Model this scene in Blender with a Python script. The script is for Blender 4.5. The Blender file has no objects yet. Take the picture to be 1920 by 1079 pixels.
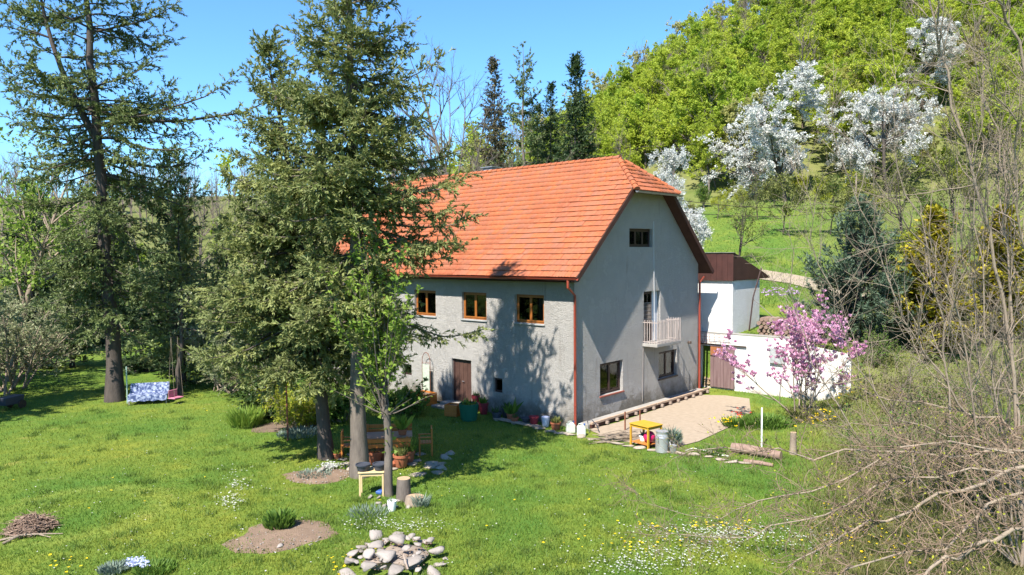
import bpy, bmesh, math, random
import numpy as np
from mathutils import Vector, Matrix

# ------------------------------------------------------------------ camera, sky, sun, exposure
S = bpy.context.scene
COL = S.collection
CAM = np.array([-23.141, -17.469, 6.936])
YAW, PITCH, ROLL, FPX = math.radians(48.096), math.radians(2.634), math.radians(-0.424), 1376.8
_F = np.array([math.sin(YAW) * math.cos(PITCH), math.cos(YAW) * math.cos(PITCH), -math.sin(PITCH)])
_R0 = np.array([math.cos(YAW), -math.sin(YAW), 0.0])
_U0 = np.cross(_R0, _F)
_R = _R0 * math.cos(ROLL) + _U0 * math.sin(ROLL)
_U = -_R0 * math.sin(ROLL) + _U0 * math.cos(ROLL)
cam = bpy.data.cameras.new("camera")
cam.sensor_width = 36.0
cam.lens = 36.0 * FPX / 1920.0
cam.clip_start = 0.2
cam.clip_end = 3000
camo = bpy.data.objects.new("camera", cam)
COL.objects.link(camo)
camo.matrix_world = Matrix(((_R[0], _U[0], -_F[0], CAM[0]), (_R[1], _U[1], -_F[1], CAM[1]), (_R[2], _U[2], -_F[2], CAM[2]), (0, 0, 0, 1)))
S.camera = camo

SUN_TO = Vector((1.0, 0.22, -1.33)).normalized()          # the way the sunlight travels
SUN_EL = math.asin(-SUN_TO.z)
SUN_ROT = math.atan2(-SUN_TO.x, -SUN_TO.y)
W = bpy.data.worlds.new("World")
S.world = W
W.use_nodes = True
nt = W.node_tree
bg = nt.nodes["Background"]
sky = nt.nodes.new("ShaderNodeTexSky")
sky.sky_type = 'NISHITA'
sky.sun_disc = False
sky.sun_elevation = SUN_EL
sky.sun_rotation = SUN_ROT
sky.altitude = 300
sky.air_density = 1.0
sky.dust_density = 0.0
sky.ozone_density = 1.2
tint = nt.nodes.new("ShaderNodeMix"); tint.data_type = 'RGBA'; tint.blend_type = 'MULTIPLY'; tint.inputs[0].default_value = 1
tint.inputs[7].default_value = (.59, .96, 1.28, 1)          # white balance of the photograph
nt.links.new(sky.outputs[0], tint.inputs[6]); nt.links.new(tint.outputs[2], bg.inputs[0])
bg.inputs[1].default_value = 0.088
sl = bpy.data.lights.new("sun", 'SUN')
sl.energy = 5.0
sl.angle = math.radians(0.53)
sl.color = (1.0, 0.94, 0.85)
so = bpy.data.objects.new("sun", sl)
COL.objects.link(so)
so.rotation_euler = SUN_TO.to_track_quat('-Z', 'Y').to_euler()
S.view_settings.view_transform = 'Standard'
S.view_settings.look = 'None'
S.view_settings.gamma = 1
S.view_settings.use_curve_mapping = False
S.view_settings.exposure = 1.35
S.render.engine = 'CYCLES'
S.cycles.max_bounces = 8
S.cycles.diffuse_bounces = 3
S.cycles.transmission_bounces = 4
S.cycles.transparent_max_bounces = 4
S.cycles.caustics_reflective = False
S.cycles.caustics_refractive = False
S.cycles.use_denoising = True

# ------------------------------------------------------------------ helpers
RNG = np.random.default_rng(7)
random.seed(7)

def at(px, py, z=0.0):
    """The point at height z that the photograph shows at pixel (px, py)."""
    d = _F + _R * (px - 960) / FPX - _U * (py - 539.5) / FPX
    t = (z - CAM[2]) / d[2]
    return CAM + d * t

FH = np.array([math.sin(YAW), math.cos(YAW)])
RH = np.array([math.cos(YAW), -math.sin(YAW)])

def polar(theta_deg, dist):
    """World x, y at a bearing (degrees right of the view axis) and forward distance."""
    r = math.tan(math.radians(theta_deg)) * dist
    p = CAM[:2] + FH * dist + RH * r
    return float(p[0]), float(p[1])

def sstep(a, b, x):
    t = np.clip((x - a) / (b - a), 0, 1)
    return t * t * (3 - 2 * t)

KD = np.array([0, 26, 36, 55, 75, 110, 150, 250, 420, 900.0])
KT = np.array([-60, -25, -12, -4, 3, 6.5, 14, 22, 40, 75.0])
KZ = np.array([
    [0, 0, 0, 0, .5, 2.5, 9, 26, 40, 40],
    [0, 0, 0, 0, .5, 2.5, 9, 26, 40, 40],
    [0, 0, 0, 0, .6, 2.8, 10, 27, 40, 40],
    [0, 0, 0, .4, 1.5, 4.0, 12, 38, 48, 48],
    [0, 0, .3, 1.5, 3.5, 7.0, 16, 38, 46, 46],
    [0, 0, 1.4, 3.5, 6.0, 10.0, 22, 47, 55, 55],
    [0, 0, 2.7, 4.8, 8.2, 14.2, 32, 72, 84, 84],
    [0, 0, 2.6, 4.9, 8.5, 15.5, 39, 99, 115, 115],
    [0, 0, 2.7, 5.4, 10., 19.0, 46, 115, 135, 135],
    [0, 0, 2.7, 5.4, 10., 19.0, 46, 115, 135, 135.]])

def H(x, y):
    """Terrain height."""
    x = np.asarray(x, float); y = np.asarray(y, float)
    dx, dy = x - CAM[0], y - CAM[1]
    d = dx * FH[0] + dy * FH[1]
    r = dx * RH[0] + dy * RH[1]
    rad = np.hypot(d, r)
    th = np.degrees(np.arctan2(r, d))
    dd = np.where(np.abs(th) < 60, d, rad)
    # bilinear lookup
    ti = np.clip(np.searchsorted(KT, th) - 1, 0, len(KT) - 2)
    tf = np.clip((th - KT[ti]) / (KT[ti + 1] - KT[ti]), 0, 1)
    di = np.clip(np.searchsorted(KD, dd) - 1, 0, len(KD) - 2)
    df = np.clip((dd - KD[di]) / (KD[di + 1] - KD[di]), 0, 1)
    z = (KZ[ti, di] * (1 - tf) + KZ[ti + 1, di] * tf) * (1 - df) + (KZ[ti, di + 1] * (1 - tf) + KZ[ti + 1, di + 1] * tf) * df
    z = np.where(np.abs(th) > 100, 0, z)
    m = np.maximum(np.maximum(sstep(11.5, 11.62, x), sstep(-5.2, -9.5, y)), sstep(22, 34, y))
    und = 0.35 * np.sin(x * .11 + 1.3) * np.sin(y * .13) * np.clip((dd - 45) / 40, 0, 3)
    return z * m + und

def h1(x, y):
    return float(H(np.array([x]), np.array([y]))[0])

# ---- materials
def new_mat(name):
    m = bpy.data.materials.new(name)
    m.use_nodes = True
    n = m.node_tree.nodes
    return m, n, m.node_tree.links, n["Principled BSDF"]

def mix_col(n, l, fac, a, b, blend='MIX'):
    x = n.new("ShaderNodeMix"); x.data_type = 'RGBA'; x.blend_type = blend
    for sock, v in ((x.inputs[0], fac), (x.inputs[6], a), (x.inputs[7], b)):
        if hasattr(v, 'is_linked'): l.new(v, sock)
        elif isinstance(v, (int, float)): sock.default_value = v
        else: sock.default_value = (*v, 1)
    return x.outputs[2]

def noise(n, l, scale, detail=4, rough=.55, stretch=None):
    tc = n.new("ShaderNodeNewGeometry").outputs["Position"] if stretch != 'obj' else n.new("ShaderNodeTexCoord").outputs["Object"]
    if isinstance(stretch, tuple):
        mp = n.new("ShaderNodeMapping"); mp.inputs[3].default_value = stretch
        l.new(tc, mp.inputs[0]); tc = mp.outputs[0]
    t = n.new("ShaderNodeTexNoise"); t.inputs["Scale"].default_value = scale
    t.inputs["Detail"].default_value = detail; t.inputs["Roughness"].default_value = rough
    l.new(tc, t.inputs["Vector"])
    return t.outputs["Fac"]

def ramp(n, l, fac, lo, hi):
    r = n.new("ShaderNodeMapRange"); r.inputs[1].default_value = lo; r.inputs[2].default_value = hi
    l.new(fac, r.inputs[0]); return r.outputs[0]

def attr(n, name):
    a = n.new("ShaderNodeAttribute"); a.attribute_name = name; return a.outputs["Fac"]

def bump(n, l, p, h, strength=.3, dist=.02):
    b = n.new("ShaderNodeBump"); b.inputs["Strength"].default_value = strength; b.inputs["Distance"].default_value = dist
    l.new(h, b.inputs["Height"]); l.new(b.outputs[0], p.inputs["Normal"])

def M(name, c1, c2=None, scale=3.0, rough=.7, bmp=0, bscale=None, metal=0, var=None, objrnd=None, spec=.3, stretch=None, bdist=.02):
    m, n, l, p = new_mat(name)
    p.inputs["Roughness"].default_value = rough
    p.inputs["Metallic"].default_value = metal
    p.inputs["Specular IOR Level"].default_value = spec
    col = None
    if c2 is not None:
        f = ramp(n, l, noise(n, l, scale, 5, .6, stretch), .3, .7)
        col = mix_col(n, l, f, c1, c2)
    if var is not None:
        col = mix_col(n, l, attr(n, "var"), col if col is not None else c1, var)
    if objrnd is not None:
        oi = n.new("ShaderNodeObjectInfo").outputs["Random"]
        col = mix_col(n, l, oi, col if col is not None else c1, objrnd)
    if col is not None: l.new(col, p.inputs["Base Color"])
    else: p.inputs["Base Color"].default_value = (*c1, 1)
    if bmp:
        bump(n, l, p, noise(n, l, bscale or scale * 4, 6, .65, stretch), bmp, bdist)
    return m

def leafmat(name, c1, c2, trans=.35, objrnd=None, rough=.6, clump=None):
    """Foliage: colour differs leaf by leaf ('var'), light shines through."""
    m, n, l, p = new_mat(name)
    col = mix_col(n, l, attr(n, "var"), c1, c2)
    if objrnd is not None:
        oi = n.new("ShaderNodeObjectInfo").outputs["Random"]
        col = mix_col(n, l, oi, col, objrnd)
    if clump is not None:
        col = mix_col(n, l, ramp(n, l, noise(n, l, clump[0], 2, .5, 'obj'), .4, .62), col, clump[1])
    l.new(col, p.inputs["Base Color"])
    p.inputs["Roughness"].default_value = rough
    p.inputs["Specular IOR Level"].default_value = .25
    tr = n.new("ShaderNodeBsdfTranslucent"); l.new(col, tr.inputs[0])
    ms = n.new("ShaderNodeMixShader"); ms.inputs[0].default_value = trans
    l.new(p.outputs[0], ms.inputs[1]); l.new(tr.outputs[0], ms.inputs[2])
    l.new(ms.outputs[0], n["Material Output"].inputs[0])
    return m

# ---- objects
def tag(o, label=None, cat=None, group=None, kind=None):
    if label: o["label"] = label
    if cat: o["category"] = cat
    if group: o["group"] = group
    if kind: o["kind"] = kind
    return o

def empty(name, loc=(0, 0, 0), rz=0, label=None, cat=None, group=None):
    o = bpy.data.objects.new(name, None)
    COL.objects.link(o)
    o.location = loc; o.rotation_euler = (0, 0, rz); o.empty_display_size = .2
    return tag(o, label, cat, group)

def link(name, me, parent=None, loc=None, rot=None):
    o = bpy.data.objects.new(name, me)
    COL.objects.link(o)
    if parent is not None: o.parent = parent
    if loc is not None: o.location = loc
    if rot is not None: o.rotation_euler = rot
    return o

def np_mesh(name, V, faces, mat, var=None, smooth=False):
    """faces: list of int arrays (n,k)."""
    me = bpy.data.meshes.new(name)
    V = np.ascontiguousarray(V, np.float32)
    me.vertices.add(len(V)); me.vertices.foreach_set("co", V.ravel())
    faces = [np.asarray(f, np.int32) for f in faces if len(f)]
    loops = np.concatenate([f.ravel() for f in faces])
    tot = np.concatenate([np.full(len(f), f.shape[1], np.int32) for f in faces])
    st = np.concatenate([[0], np.cumsum(tot)[:-1]]).astype(np.int32)
    me.loops.add(len(loops)); me.loops.foreach_set("vertex_index", loops)
    me.polygons.add(len(tot)); me.polygons.foreach_set("loop_start", st); me.polygons.foreach_set("loop_total", tot)
    if smooth: me.polygons.foreach_set("use_smooth", np.ones(len(tot), bool))
    if var is not None:
        a = me.attributes.new("var", 'FLOAT', 'FACE'); a.data.foreach_set("value", np.ascontiguousarray(var, np.float32))
    me.update(calc_edges=True)
    mats = mat if isinstance(mat, (list, tuple)) else [mat]
    for q in mats: me.materials.append(q)
    return me

class MB:
    """Collects simple solids and builds them as one mesh."""
    def __init__(s): s.v = []; s.f = []
    def add(s, V, Fs):
        o = len(s.v); s.v += [tuple(map(float, q)) for q in V]; s.f += [tuple(i + o for i in f) for f in Fs]; return s
    def box(s, x0, x1, y0, y1, z0, z1):
        V = [(x0, y0, z0), (x1, y0, z0), (x1, y1, z0), (x0, y1, z0), (x0, y0, z1), (x1, y0, z1), (x1, y1, z1), (x0, y1, z1)]
        return s.add(V, [(3, 2, 1, 0), (4, 5, 6, 7), (0, 1, 5, 4), (1, 2, 6, 5), (2, 3, 7, 6), (3, 0, 4, 7)])
    def bar(s, a, b, w, h=None, up=(0, 0, 1)):
        h = h or w; a = Vector(a); b = Vector(b); t = (b - a).normalized(); u = Vector(up)
        if abs(t.dot(u)) > .95: u = Vector((1, 0, 0))
        sd = t.cross(u).normalized() * (w / 2); un = sd.cross(t).normalized() * (h / 2)
        V = [a - sd - un, a + sd - un, a + sd + un, a - sd + un, b - sd - un, b + sd - un, b + sd + un, b - sd + un]
        return s.add(V, [(3, 2, 1, 0), (4, 5, 6, 7), (0, 1, 5, 4), (1, 2, 6, 5), (2, 3, 7, 6), (3, 0, 4, 7)])
    def tube(s, pts, r, n=8, caps=True):
        pts = [Vector(p) for p in pts]; rs = r if isinstance(r, (list, tuple)) else [r] * len(pts)
        V = []; Fs = []
        t0 = (pts[-1] - pts[0]).normalized(); ref = Vector((0, 0, 1)) if abs(t0.z) < .9 else Vector((1, 0, 0))
        for i, p in enumerate(pts):
            t = (pts[min(i + 1, len(pts) - 1)] - pts[max(i - 1, 0)]).normalized()
            a = t.cross(ref).normalized(); b = t.cross(a)
            for k in range(n):
                an = 2 * math.pi * k / n
                V.append(p + (a * math.cos(an) + b * math.sin(an)) * rs[i])
        for i in range(len(pts) - 1):
            for k in range(n):
                k2 = (k + 1) % n
                Fs.append((i * n + k, i * n + k2, (i + 1) * n + k2, (i + 1) * n + k))
        if caps:
            Fs.append(tuple(reversed(range(n)))); Fs.append(tuple(range((len(pts) - 1) * n, len(pts) * n)))
        return s.add(V, Fs)
    def lathe(s, prof, n=20, c=(0, 0, 0), closed_bottom=True):
        V = []; Fs = []
        for r, z in prof:
            for k in range(n):
                an = 2 * math.pi * k / n
                V.append((c[0] + r * math.cos(an), c[1] + r * math.sin(an), c[2] + z))
        for i in range(len(prof) - 1):
            for k in range(n):
                k2 = (k + 1) % n
                Fs.append((i * n + k, i * n + k2, (i + 1) * n + k2, (i + 1) * n + k))
        if closed_bottom: Fs.append(tuple(reversed(range(n))))
        Fs.append(tuple(range((len(prof) - 1) * n, len(prof) * n)))
        return s.add(V, Fs)
    def prism(s, poly, axis, a, b):
        """poly 2D extruded along axis ('x','y','z') from a to b."""
        def P(q, t):
            return {'x': (t, q[0], q[1]), 'y': (q[0], t, q[1]), 'z': (q[0], q[1], t)}[axis]
        n = len(poly); V = [P(q, a) for q in poly] + [P(q, b) for q in poly]
        Fs = [tuple(reversed(range(n))), tuple(range(n, 2 * n))] + [(i, (i + 1) % n, n + (i + 1) % n, n + i) for i in range(n)]
        return s.add(V, Fs)
    def mesh(s, name, mat, smooth=False, bev=0):
        me = bpy.data.meshes.new(name)
        me.from_pydata(s.v, [], s.f)
        bm = bmesh.new(); bm.from_mesh(me); bmesh.ops.recalc_face_normals(bm, faces=bm.faces)
        if bev: bmesh.ops.bevel(bm, geom=[e for e in bm.edges if e.calc_length() > bev * 3 and len(e.link_faces) == 2 and e.calc_face_angle(0) > .6], offset=bev, segments=1, affect='EDGES', profile=.5)
        bm.to_mesh(me); bm.free()
        if smooth: me.shade_smooth() if hasattr(me, 'shade_smooth') else None
        me.materials.append(mat)
        return me
    def build(s, name, mat, parent=None, smooth=False, bev=0, loc=None, rot=None):
        me = s.mesh(name, mat, smooth, bev)
        if smooth:
            me.set_sharp_from_angle(angle=math.radians(40))
        return link(name, me, parent, loc, rot)

def copy_tree(o, parent=None):
    c = o.copy(); COL.objects.link(c)
    if parent is not None: c.parent = parent
    for ch in list(o.children): copy_tree(ch, c)
    return c

def blob(rng, rx, ry, rz, rough=.18, sub=2, flat=0.0):
    """A stone-like lump: an icosphere pushed about by a few random planes."""
    bm = bmesh.new(); bmesh.ops.create_icosphere(bm, subdivisions=sub, radius=1); ph = rng.random() * 6
    pl = [(Vector(rng.normal(size=3)).normalized(), .38 + .34 * rng.random()) for _ in range(12)]
    for v in bm.verts:
        for nrm, dd in pl:
            k = v.co.dot(nrm)
            if k > dd: v.co -= nrm * (k - dd)
        v.co *= 1 + rough * (rng.random() - .5) * .5 + rough * .5 * math.sin(3.1 * v.co.x + 1.7 * v.co.y * 2 + ph)
        v.co = Vector((v.co.x * rx, v.co.y * ry, v.co.z * rz))
    V = np.array([v.co[:] for v in bm.verts]); Fs = np.array([[v.index for v in f.verts] for f in bm.faces]); bm.free()
    return V, Fs

def sheet(name, poly, z, mat, kind='structure', parent=None, sub=0.5, bumpy=0.02, rng=RNG):
    """A flat patch of ground with an irregular outline, following the terrain, thicker in the middle."""
    c = np.mean(poly, 0); rings = 5; V = [(c[0], c[1], h1(*c) + z + bumpy)]; Fs = []
    n = len(poly)
    for k in range(1, rings + 1):
        for q in poly:
            p = c + (np.array(q) - c) * k / rings
            V.append((p[0], p[1], h1(p[0], p[1]) + z + (bumpy * (1 - (k / rings) ** 2) + rng.normal() * bumpy * .15 if k < rings else -.01)))
    for i in range(n): Fs.append((0, 1 + i, 1 + (i + 1) % n))
    for k in range(rings - 1):
        for i in range(n):
            a = 1 + k * n; b = a + n; j = (i + 1) % n
            Fs.append((a + i, b + i, b + j, a + j))
    me = bpy.data.meshes.new(name); me.from_pydata([tuple(map(float, v)) for v in V], [], Fs); me.materials.append(mat); me.shade_smooth()
    return tag(link(name, me, parent), kind=kind)

def ring(cx, cy, rx, ry, n=28, rough=.12, rot=0, rng=RNG):
    ph = rng.random(4) * 6.28
    out = []
    for i in range(n):
        a = 2 * math.pi * i / n
        k = 1 + rough * (math.sin(2 * a + ph[0]) + .7 * math.sin(3 * a + ph[1]) + .5 * math.sin(5 * a + ph[2])) + rough * .3 * rng.normal()
        x, y = rx * k * math.cos(a), ry * k * math.sin(a)
        out.append((cx + x * math.cos(rot) - y * math.sin(rot), cy + x * math.sin(rot) + y * math.cos(rot)))
    return out

# ---- plant kit (all vectorised)
def norm(a): return a / np.maximum(np.linalg.norm(a, axis=-1, keepdims=True), 1e-9)

def grow(P0, D, L, K, rng, bend=(0, 0, 0), wob=.1, curl=0.0):
    """N polylines of K+1 points from P0 along D with length L; bend adds a pull per step, curl grows with the step."""
    N = len(P0); P = np.zeros((N, K + 1, 3)); P[:, 0] = P0; d = norm(np.asarray(D, float)); bend = np.asarray(bend, float)
    st = (np.asarray(L, float) / K).reshape(-1, 1)
    for i in range(K):
        P[:, i + 1] = P[:, i] + d * st
        d = norm(d + bend / K + np.array([0, 0, curl]) * i / K / K * 2 + rng.normal(size=(N, 3)) * wob)
    return P

def radii(r0, r1, N, K):
    t = np.linspace(0, 1, K + 1)[None]
    return np.asarray(r0, float).reshape(-1, 1) * (1 - t) + np.asarray(r1, float).reshape(-1, 1) * t + np.zeros((N, 1))

def kids(P, n, t0, t1, ang, rng, R=None, spread=.2, flat=None, pw=1.0):
    """n children per polyline: start points, directions, parent index, t, radius there. flat: (0..1) pull of side direction into the horizontal plane."""
    N, K1, _ = P.shape
    idx = np.repeat(np.arange(N), n); t = t0 + (t1 - t0) * rng.random(len(idx)) ** pw
    f = t * (K1 - 1); i = np.minimum(f.astype(int), K1 - 2); u = (f - i)[:, None]
    p = P[idx, i] * (1 - u) + P[idx, i + 1] * u
    tg = norm(P[idx, i + 1] - P[idx, i])
    rv = rng.normal(size=(len(idx), 3))
    if flat is not None: rv[:, 2] *= (1 - flat)
    sd = norm(rv - tg * np.sum(rv * tg, 1, keepdims=True))
    a = ang + rng.normal(size=len(idx)) * spread
    d = tg * np.cos(a)[:, None] + sd * np.sin(a)[:, None]
    r = None
    if R is not None: r = R[idx, i] * (1 - u[:, 0]) + R[idx, i + 1] * u[:, 0]
    return p, d, idx, t, r

def tubes(groups, S_):
    """groups: list of (P (N,K,3), R (N,K)); S_ sides each. Returns V, F quads."""
    Vs = []; Fs = []; off = 0
    for (P, R), s in zip(groups, S_ if isinstance(S_, (list, tuple)) else [S_] * len(groups)):
        N, K, _ = P.shape
        if N == 0: continue
        T = np.zeros_like(P); T[:, 1:-1] = P[:, 2:] - P[:, :-2]; T[:, 0] = P[:, 1] - P[:, 0]; T[:, -1] = P[:, -1] - P[:, -2]; T = norm(T)
        big = norm(P[:, -1] - P[:, 0]); ref = np.where(np.abs(big[:, 2:3]) > .85, np.array([[1., .1, 0]]), np.array([[0., .1, 1.]]))[:, None]
        A = norm(np.cross(T, ref + 0 * T)); B = np.cross(T, A)
        an = np.arange(s) * 2 * np.pi / s
        V = P[:, :, None] + (A[:, :, None] * np.cos(an)[None, None, :, None] + B[:, :, None] * np.sin(an)[None, None, :, None]) * R[:, :, None, None]
        base = (np.arange(N)[:, None, None] * K + np.arange(K - 1)[None, :, None]) * s
        k = np.arange(s)[None, None]; k2 = (k + 1) % s
        F = np.stack([base + k, base + k2, base + s + k2, base + s + k], -1).reshape(-1, 4)
        Vs.append(V.reshape(-1, 3)); Fs.append(F + off); off += N * K * s
    return np.concatenate(Vs), np.concatenate(Fs)

def leaves(C, A, ln, wd, rng, nrm=None, fold=.0):
    """Pointed leaves (a quad each) from C along A."""
    N = len(C); A = norm(A)
    rv = rng.normal(size=(N, 3)) if nrm is None else nrm + rng.normal(size=(N, 3)) * .45
    B = norm(np.cross(A, rv)); ln = np.broadcast_to(np.asarray(ln, float), (N,))[:, None]; wd = np.broadcast_to(np.asarray(wd, float), (N,))[:, None]
    m = C + A * ln * .45
    V = np.stack([C, m - B * wd * .5, C + A * ln, m + B * wd * .5], 1).reshape(-1, 3)
    return V, np.arange(4 * N).reshape(N, 4)

def merge(*vf):
    Vs = []; Fs = []; o = 0
    for V, F in vf: Vs.append(V); Fs.append(F + o); o += len(V)
    return np.concatenate(Vs), np.concatenate(Fs)

# ------------------------------------------------------------------ terrain
def axis(lo, hi, fine_lo, fine_hi, step, extra=()):
    a = list(np.arange(fine_lo, fine_hi + 1e-6, step)); s = step; v = fine_lo
    while v > lo: s *= 1.13; v -= s; a.append(v)
    s = step; v = fine_hi
    while v < hi: s *= 1.13; v += s; a.append(v)
    return np.array(sorted(set(list(a) + list(extra))))
xs = axis(-700, 900, -27, 20, .66, (11.5, 11.56, 11.62)); ys = axis(-700, 900, -22, 36, .66)
X, Y = np.meshgrid(xs, ys, indexing='ij'); Z = H(X, Y)
Z += np.where((X < 11) & (Y > -6) & (Y < 18) & (X > -.3), -.02, 0)
nx, ny = X.shape
ii = (np.arange(nx - 1)[:, None] * ny + np.arange(ny - 1)[None]).ravel()
TF = np.stack([ii, ii + ny, ii + ny + 1, ii + 1], 1)
TV = np.stack([X, Y, Z], -1).reshape(-1, 3)
fc = TV[TF].mean(1)
_d = (fc[:, 0] - CAM[0]) * FH[0] + (fc[:, 1] - CAM[1]) * FH[1]
_r = (fc[:, 0] - CAM[0]) * RH[0] + (fc[:, 1] - CAM[1]) * RH[1]
_th = np.degrees(np.arctan2(_r, _d))
wild = np.clip(sstep(92, 118, _d) + sstep(20, 26, _th) * sstep(8, 14, _d) * .75, 0, 1)

def lawn_variety(n, l, c, k=1.0):
    """Broad patches, mowing ring and dry spots, laid over a grass colour."""
    big = ramp(n, l, noise(n, l, .16, 3, .6), .38, .62)
    mul = mix_col(n, l, big, (.80, .92, .85), (1.22, 1.08, 1.0)); c = mix_col(n, l, 1.0, c, mul, 'MULTIPLY')
    g = n.new("ShaderNodeNewGeometry")
    for (cx, cy, R0, wd) in RINGS:
        d = n.new("ShaderNodeVectorMath"); d.operation = 'DISTANCE'; d.inputs[1].default_value = (cx, cy, 0); l.new(g.outputs["Position"], d.inputs[0])
        a = n.new("ShaderNodeMath"); a.operation = 'ADD'; l.new(d.outputs["Value"], a.inputs[0]); a.inputs[1].default_value = -R0
        b = n.new("ShaderNodeMath"); b.operation = 'ABSOLUTE'; l.new(a.outputs[0], b.inputs[0])
        f = ramp(n, l, b.outputs[0], wd, 0.0)
        q = n.new("ShaderNodeMath"); q.operation = 'MULTIPLY'; l.new(f, q.inputs[0]); l.new(ramp(n, l, noise(n, l, 2.5, 3, .6), .3, .6), q.inputs[1])
        q2 = n.new('ShaderNodeMath'); q2.operation = 'MULTIPLY'; q2.inputs[1].default_value = .45; l.new(q.outputs[0], q2.inputs[0])
        c = mix_col(n, l, q2.outputs[0], c, (.27, .29, .06))
    return c
_c = at(140, 962)
RINGS = [(_c[0], _c[1], 2.1, .55)]
m, n, l, p = new_mat("lawn_turf")
w0 = ramp(n, l, noise(n, l, .33, 5, .62), .35, .68)
w1 = ramp(n, l, noise(n, l, 1.7, 6, .7), .3, .7)
w2 = ramp(n, l, noise(n, l, 14, 3, .7), .25, .75)
c = mix_col(n, l, w0, (.085, .155, .026), (.185, .215, .032))
c = mix_col(n, l, w1, c, (.075, .135, .024))
cc = mix_col(n, l, w2, (.6, .6, .6), (1.3, 1.3, 1.3)); c = mix_col(n, l, 1.0, c, cc, 'MULTIPLY')
c = mix_col(n, l, ramp(n, l, noise(n, l, .9, 6, .7), .60, .74), c, (.20, .19, .06))
c = lawn_variety(n, l, c)
wc = mix_col(n, l, ramp(n, l, noise(n, l, .25, 6, .65), .35, .65), (.085, .105, .028), (.15, .15, .055))
c = mix_col(n, l, attr(n, "var"), c, wc)
l.new(c, p.inputs["Base Color"]); p.inputs["Roughness"].default_value = .9; p.inputs["Specular IOR Level"].default_value = .1
bump(n, l, p, noise(n, l, 22, 4, .7), .7, .05)
m_lawn = m
tag(link("lawn_ground", np_mesh("lawn_ground", TV, [TF], m_lawn, wild, True)), kind="structure")

# ------------------------------------------------------------------ materials of the buildings
def stucco(name, c1, c2, dirt, zdirt, rough=.9):
    m, n, l, p = new_mat(name)
    f = ramp(n, l, noise(n, l, 1.1, 6, .65), .3, .7)
    c = mix_col(n, l, f, c1, c2)
    g = n.new("ShaderNodeNewGeometry"); sp = n.new("ShaderNodeSeparateXYZ"); l.new(g.outputs["Position"], sp.inputs[0])
    # splash dirt near the ground, ragged
    a = n.new("ShaderNodeMath"); a.operation = 'ADD'; l.new(sp.outputs[2], a.inputs[0])
    b = n.new("ShaderNodeMath"); b.operation = 'MULTIPLY'; b.inputs[1].default_value = 2.4; l.new(noise(n, l, 1.4, 6, .7), b.inputs[0]); l.new(b.outputs[0], a.inputs[1])
    k = n.new("ShaderNodeMapRange"); k.inputs[1].default_value = zdirt + 1.5; k.inputs[2].default_value = zdirt + .7; l.new(a.outputs[0], k.inputs[0])
    c = mix_col(n, l, k.outputs[0], c, dirt)
    stn = ramp(n, l, noise(n, l, 2.2, 5, .7, (1, 1, .12)), .60, .75)
    sm = n.new("ShaderNodeMath"); sm.operation = 'MULTIPLY'; sm.inputs[1].default_value = .62; l.new(stn, sm.inputs[0])
    c = mix_col(n, l, sm.outputs[0], c, dirt)
    pat = n.new('ShaderNodeMath'); pat.operation = 'MULTIPLY'; pat.inputs[1].default_value = .5; l.new(ramp(n, l, noise(n, l, .55, 4, .75), .56, .60), pat.inputs[0])
    c = mix_col(n, l, pat.outputs[0], c, tuple(q * 1.13 for q in c1))
    l.new(c, p.inputs["Base Color"]); p.inputs["Roughness"].default_value = .95; p.inputs["Specular IOR Level"].default_value = .1
    ad = n.new("ShaderNodeMath"); ad.operation = 'ADD'
    l.new(noise(n, l, 4.5, 8, .72), ad.inputs[0]); l.new(noise(n, l, 30, 3, .6), ad.inputs[1])
    bump(n, l, p, ad.outputs[0], rough, .13)
    return m
m_stucco = stucco("grey_stucco", (.43, .41, .385), (.36, .345, .325), (.19, .17, .14), .7)
m_white = stucco("white_limewash", (0.640, 0.632, 0.608), (0.560, 0.544, 0.512), (0.360, 0.320, 0.264), .2, .35)
m_deck = M("dark_brown_board", (.045, .018, .014), (.07, .03, .022), 2, .7)
m_redpaint = M("red_brown_metal", (0.259, 0.047, 0.025), (0.202, 0.036, 0.022), 3, .45, spec=.5)
m_zinc = M("grey_zinc", (0.252, 0.252, 0.259), (0.360, 0.360, 0.360), 4, .4, metal=.6)
m_orangewood = M("orange_varnished_wood", (0.302, 0.108, 0.022), (0.216, 0.072, 0.014), 5, .4, spec=.5)
m_darkwood = M("dark_painted_wood", (.035, .018, .016), (.05, .028, .024), 4, .5)
m_sillred = M("red_sill_brick", (0.259, 0.079, 0.054), (0.202, 0.065, 0.047), 6, .7)
m_sillgrey = M("grey_sill", (0.324, 0.324, 0.317), (0.252, 0.259, 0.259), 5, .6)
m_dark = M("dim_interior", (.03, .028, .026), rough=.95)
m_curtain = M("pale_curtain", (0.468, 0.475, 0.504), (0.360, 0.374, 0.432), 4, .9)
m_concrete = M("grey_concrete", (0.302, 0.288, 0.266), (0.216, 0.202, 0.180), 2.5, .9, .3, 20)
m_iron = M("grey_painted_iron", (0.360, 0.317, 0.288), (0.274, 0.230, 0.202), 6, .6)
m_black = M("dark_iron", (.035, .028, .025), (.07, .045, .03), 6, .6)
m_rust = M("rusty_iron", (.22, .085, .045), (.13, .05, .03), 9, .8)
mg, n, l, p = new_mat("window_glass")
tr = n.new("ShaderNodeBsdfTransparent"); tr.inputs[0].default_value = (.55, .58, .57, 1)
gl = n.new("ShaderNodeBsdfGlossy"); gl.inputs["Roughness"].default_value = .03
lw = n.new("ShaderNodeFresnel"); lw.inputs[0].default_value = 1.55
ms = n.new("ShaderNodeMixShader"); l.new(lw.outputs[0], ms.inputs[0]); l.new(tr.outputs[0], ms.inputs[1]); l.new(gl.outputs[0], ms.inputs[2])
l.new(ms.outputs[0], n["Material Output"].inputs[0])
m_glass = mg
m_tile = None
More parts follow.
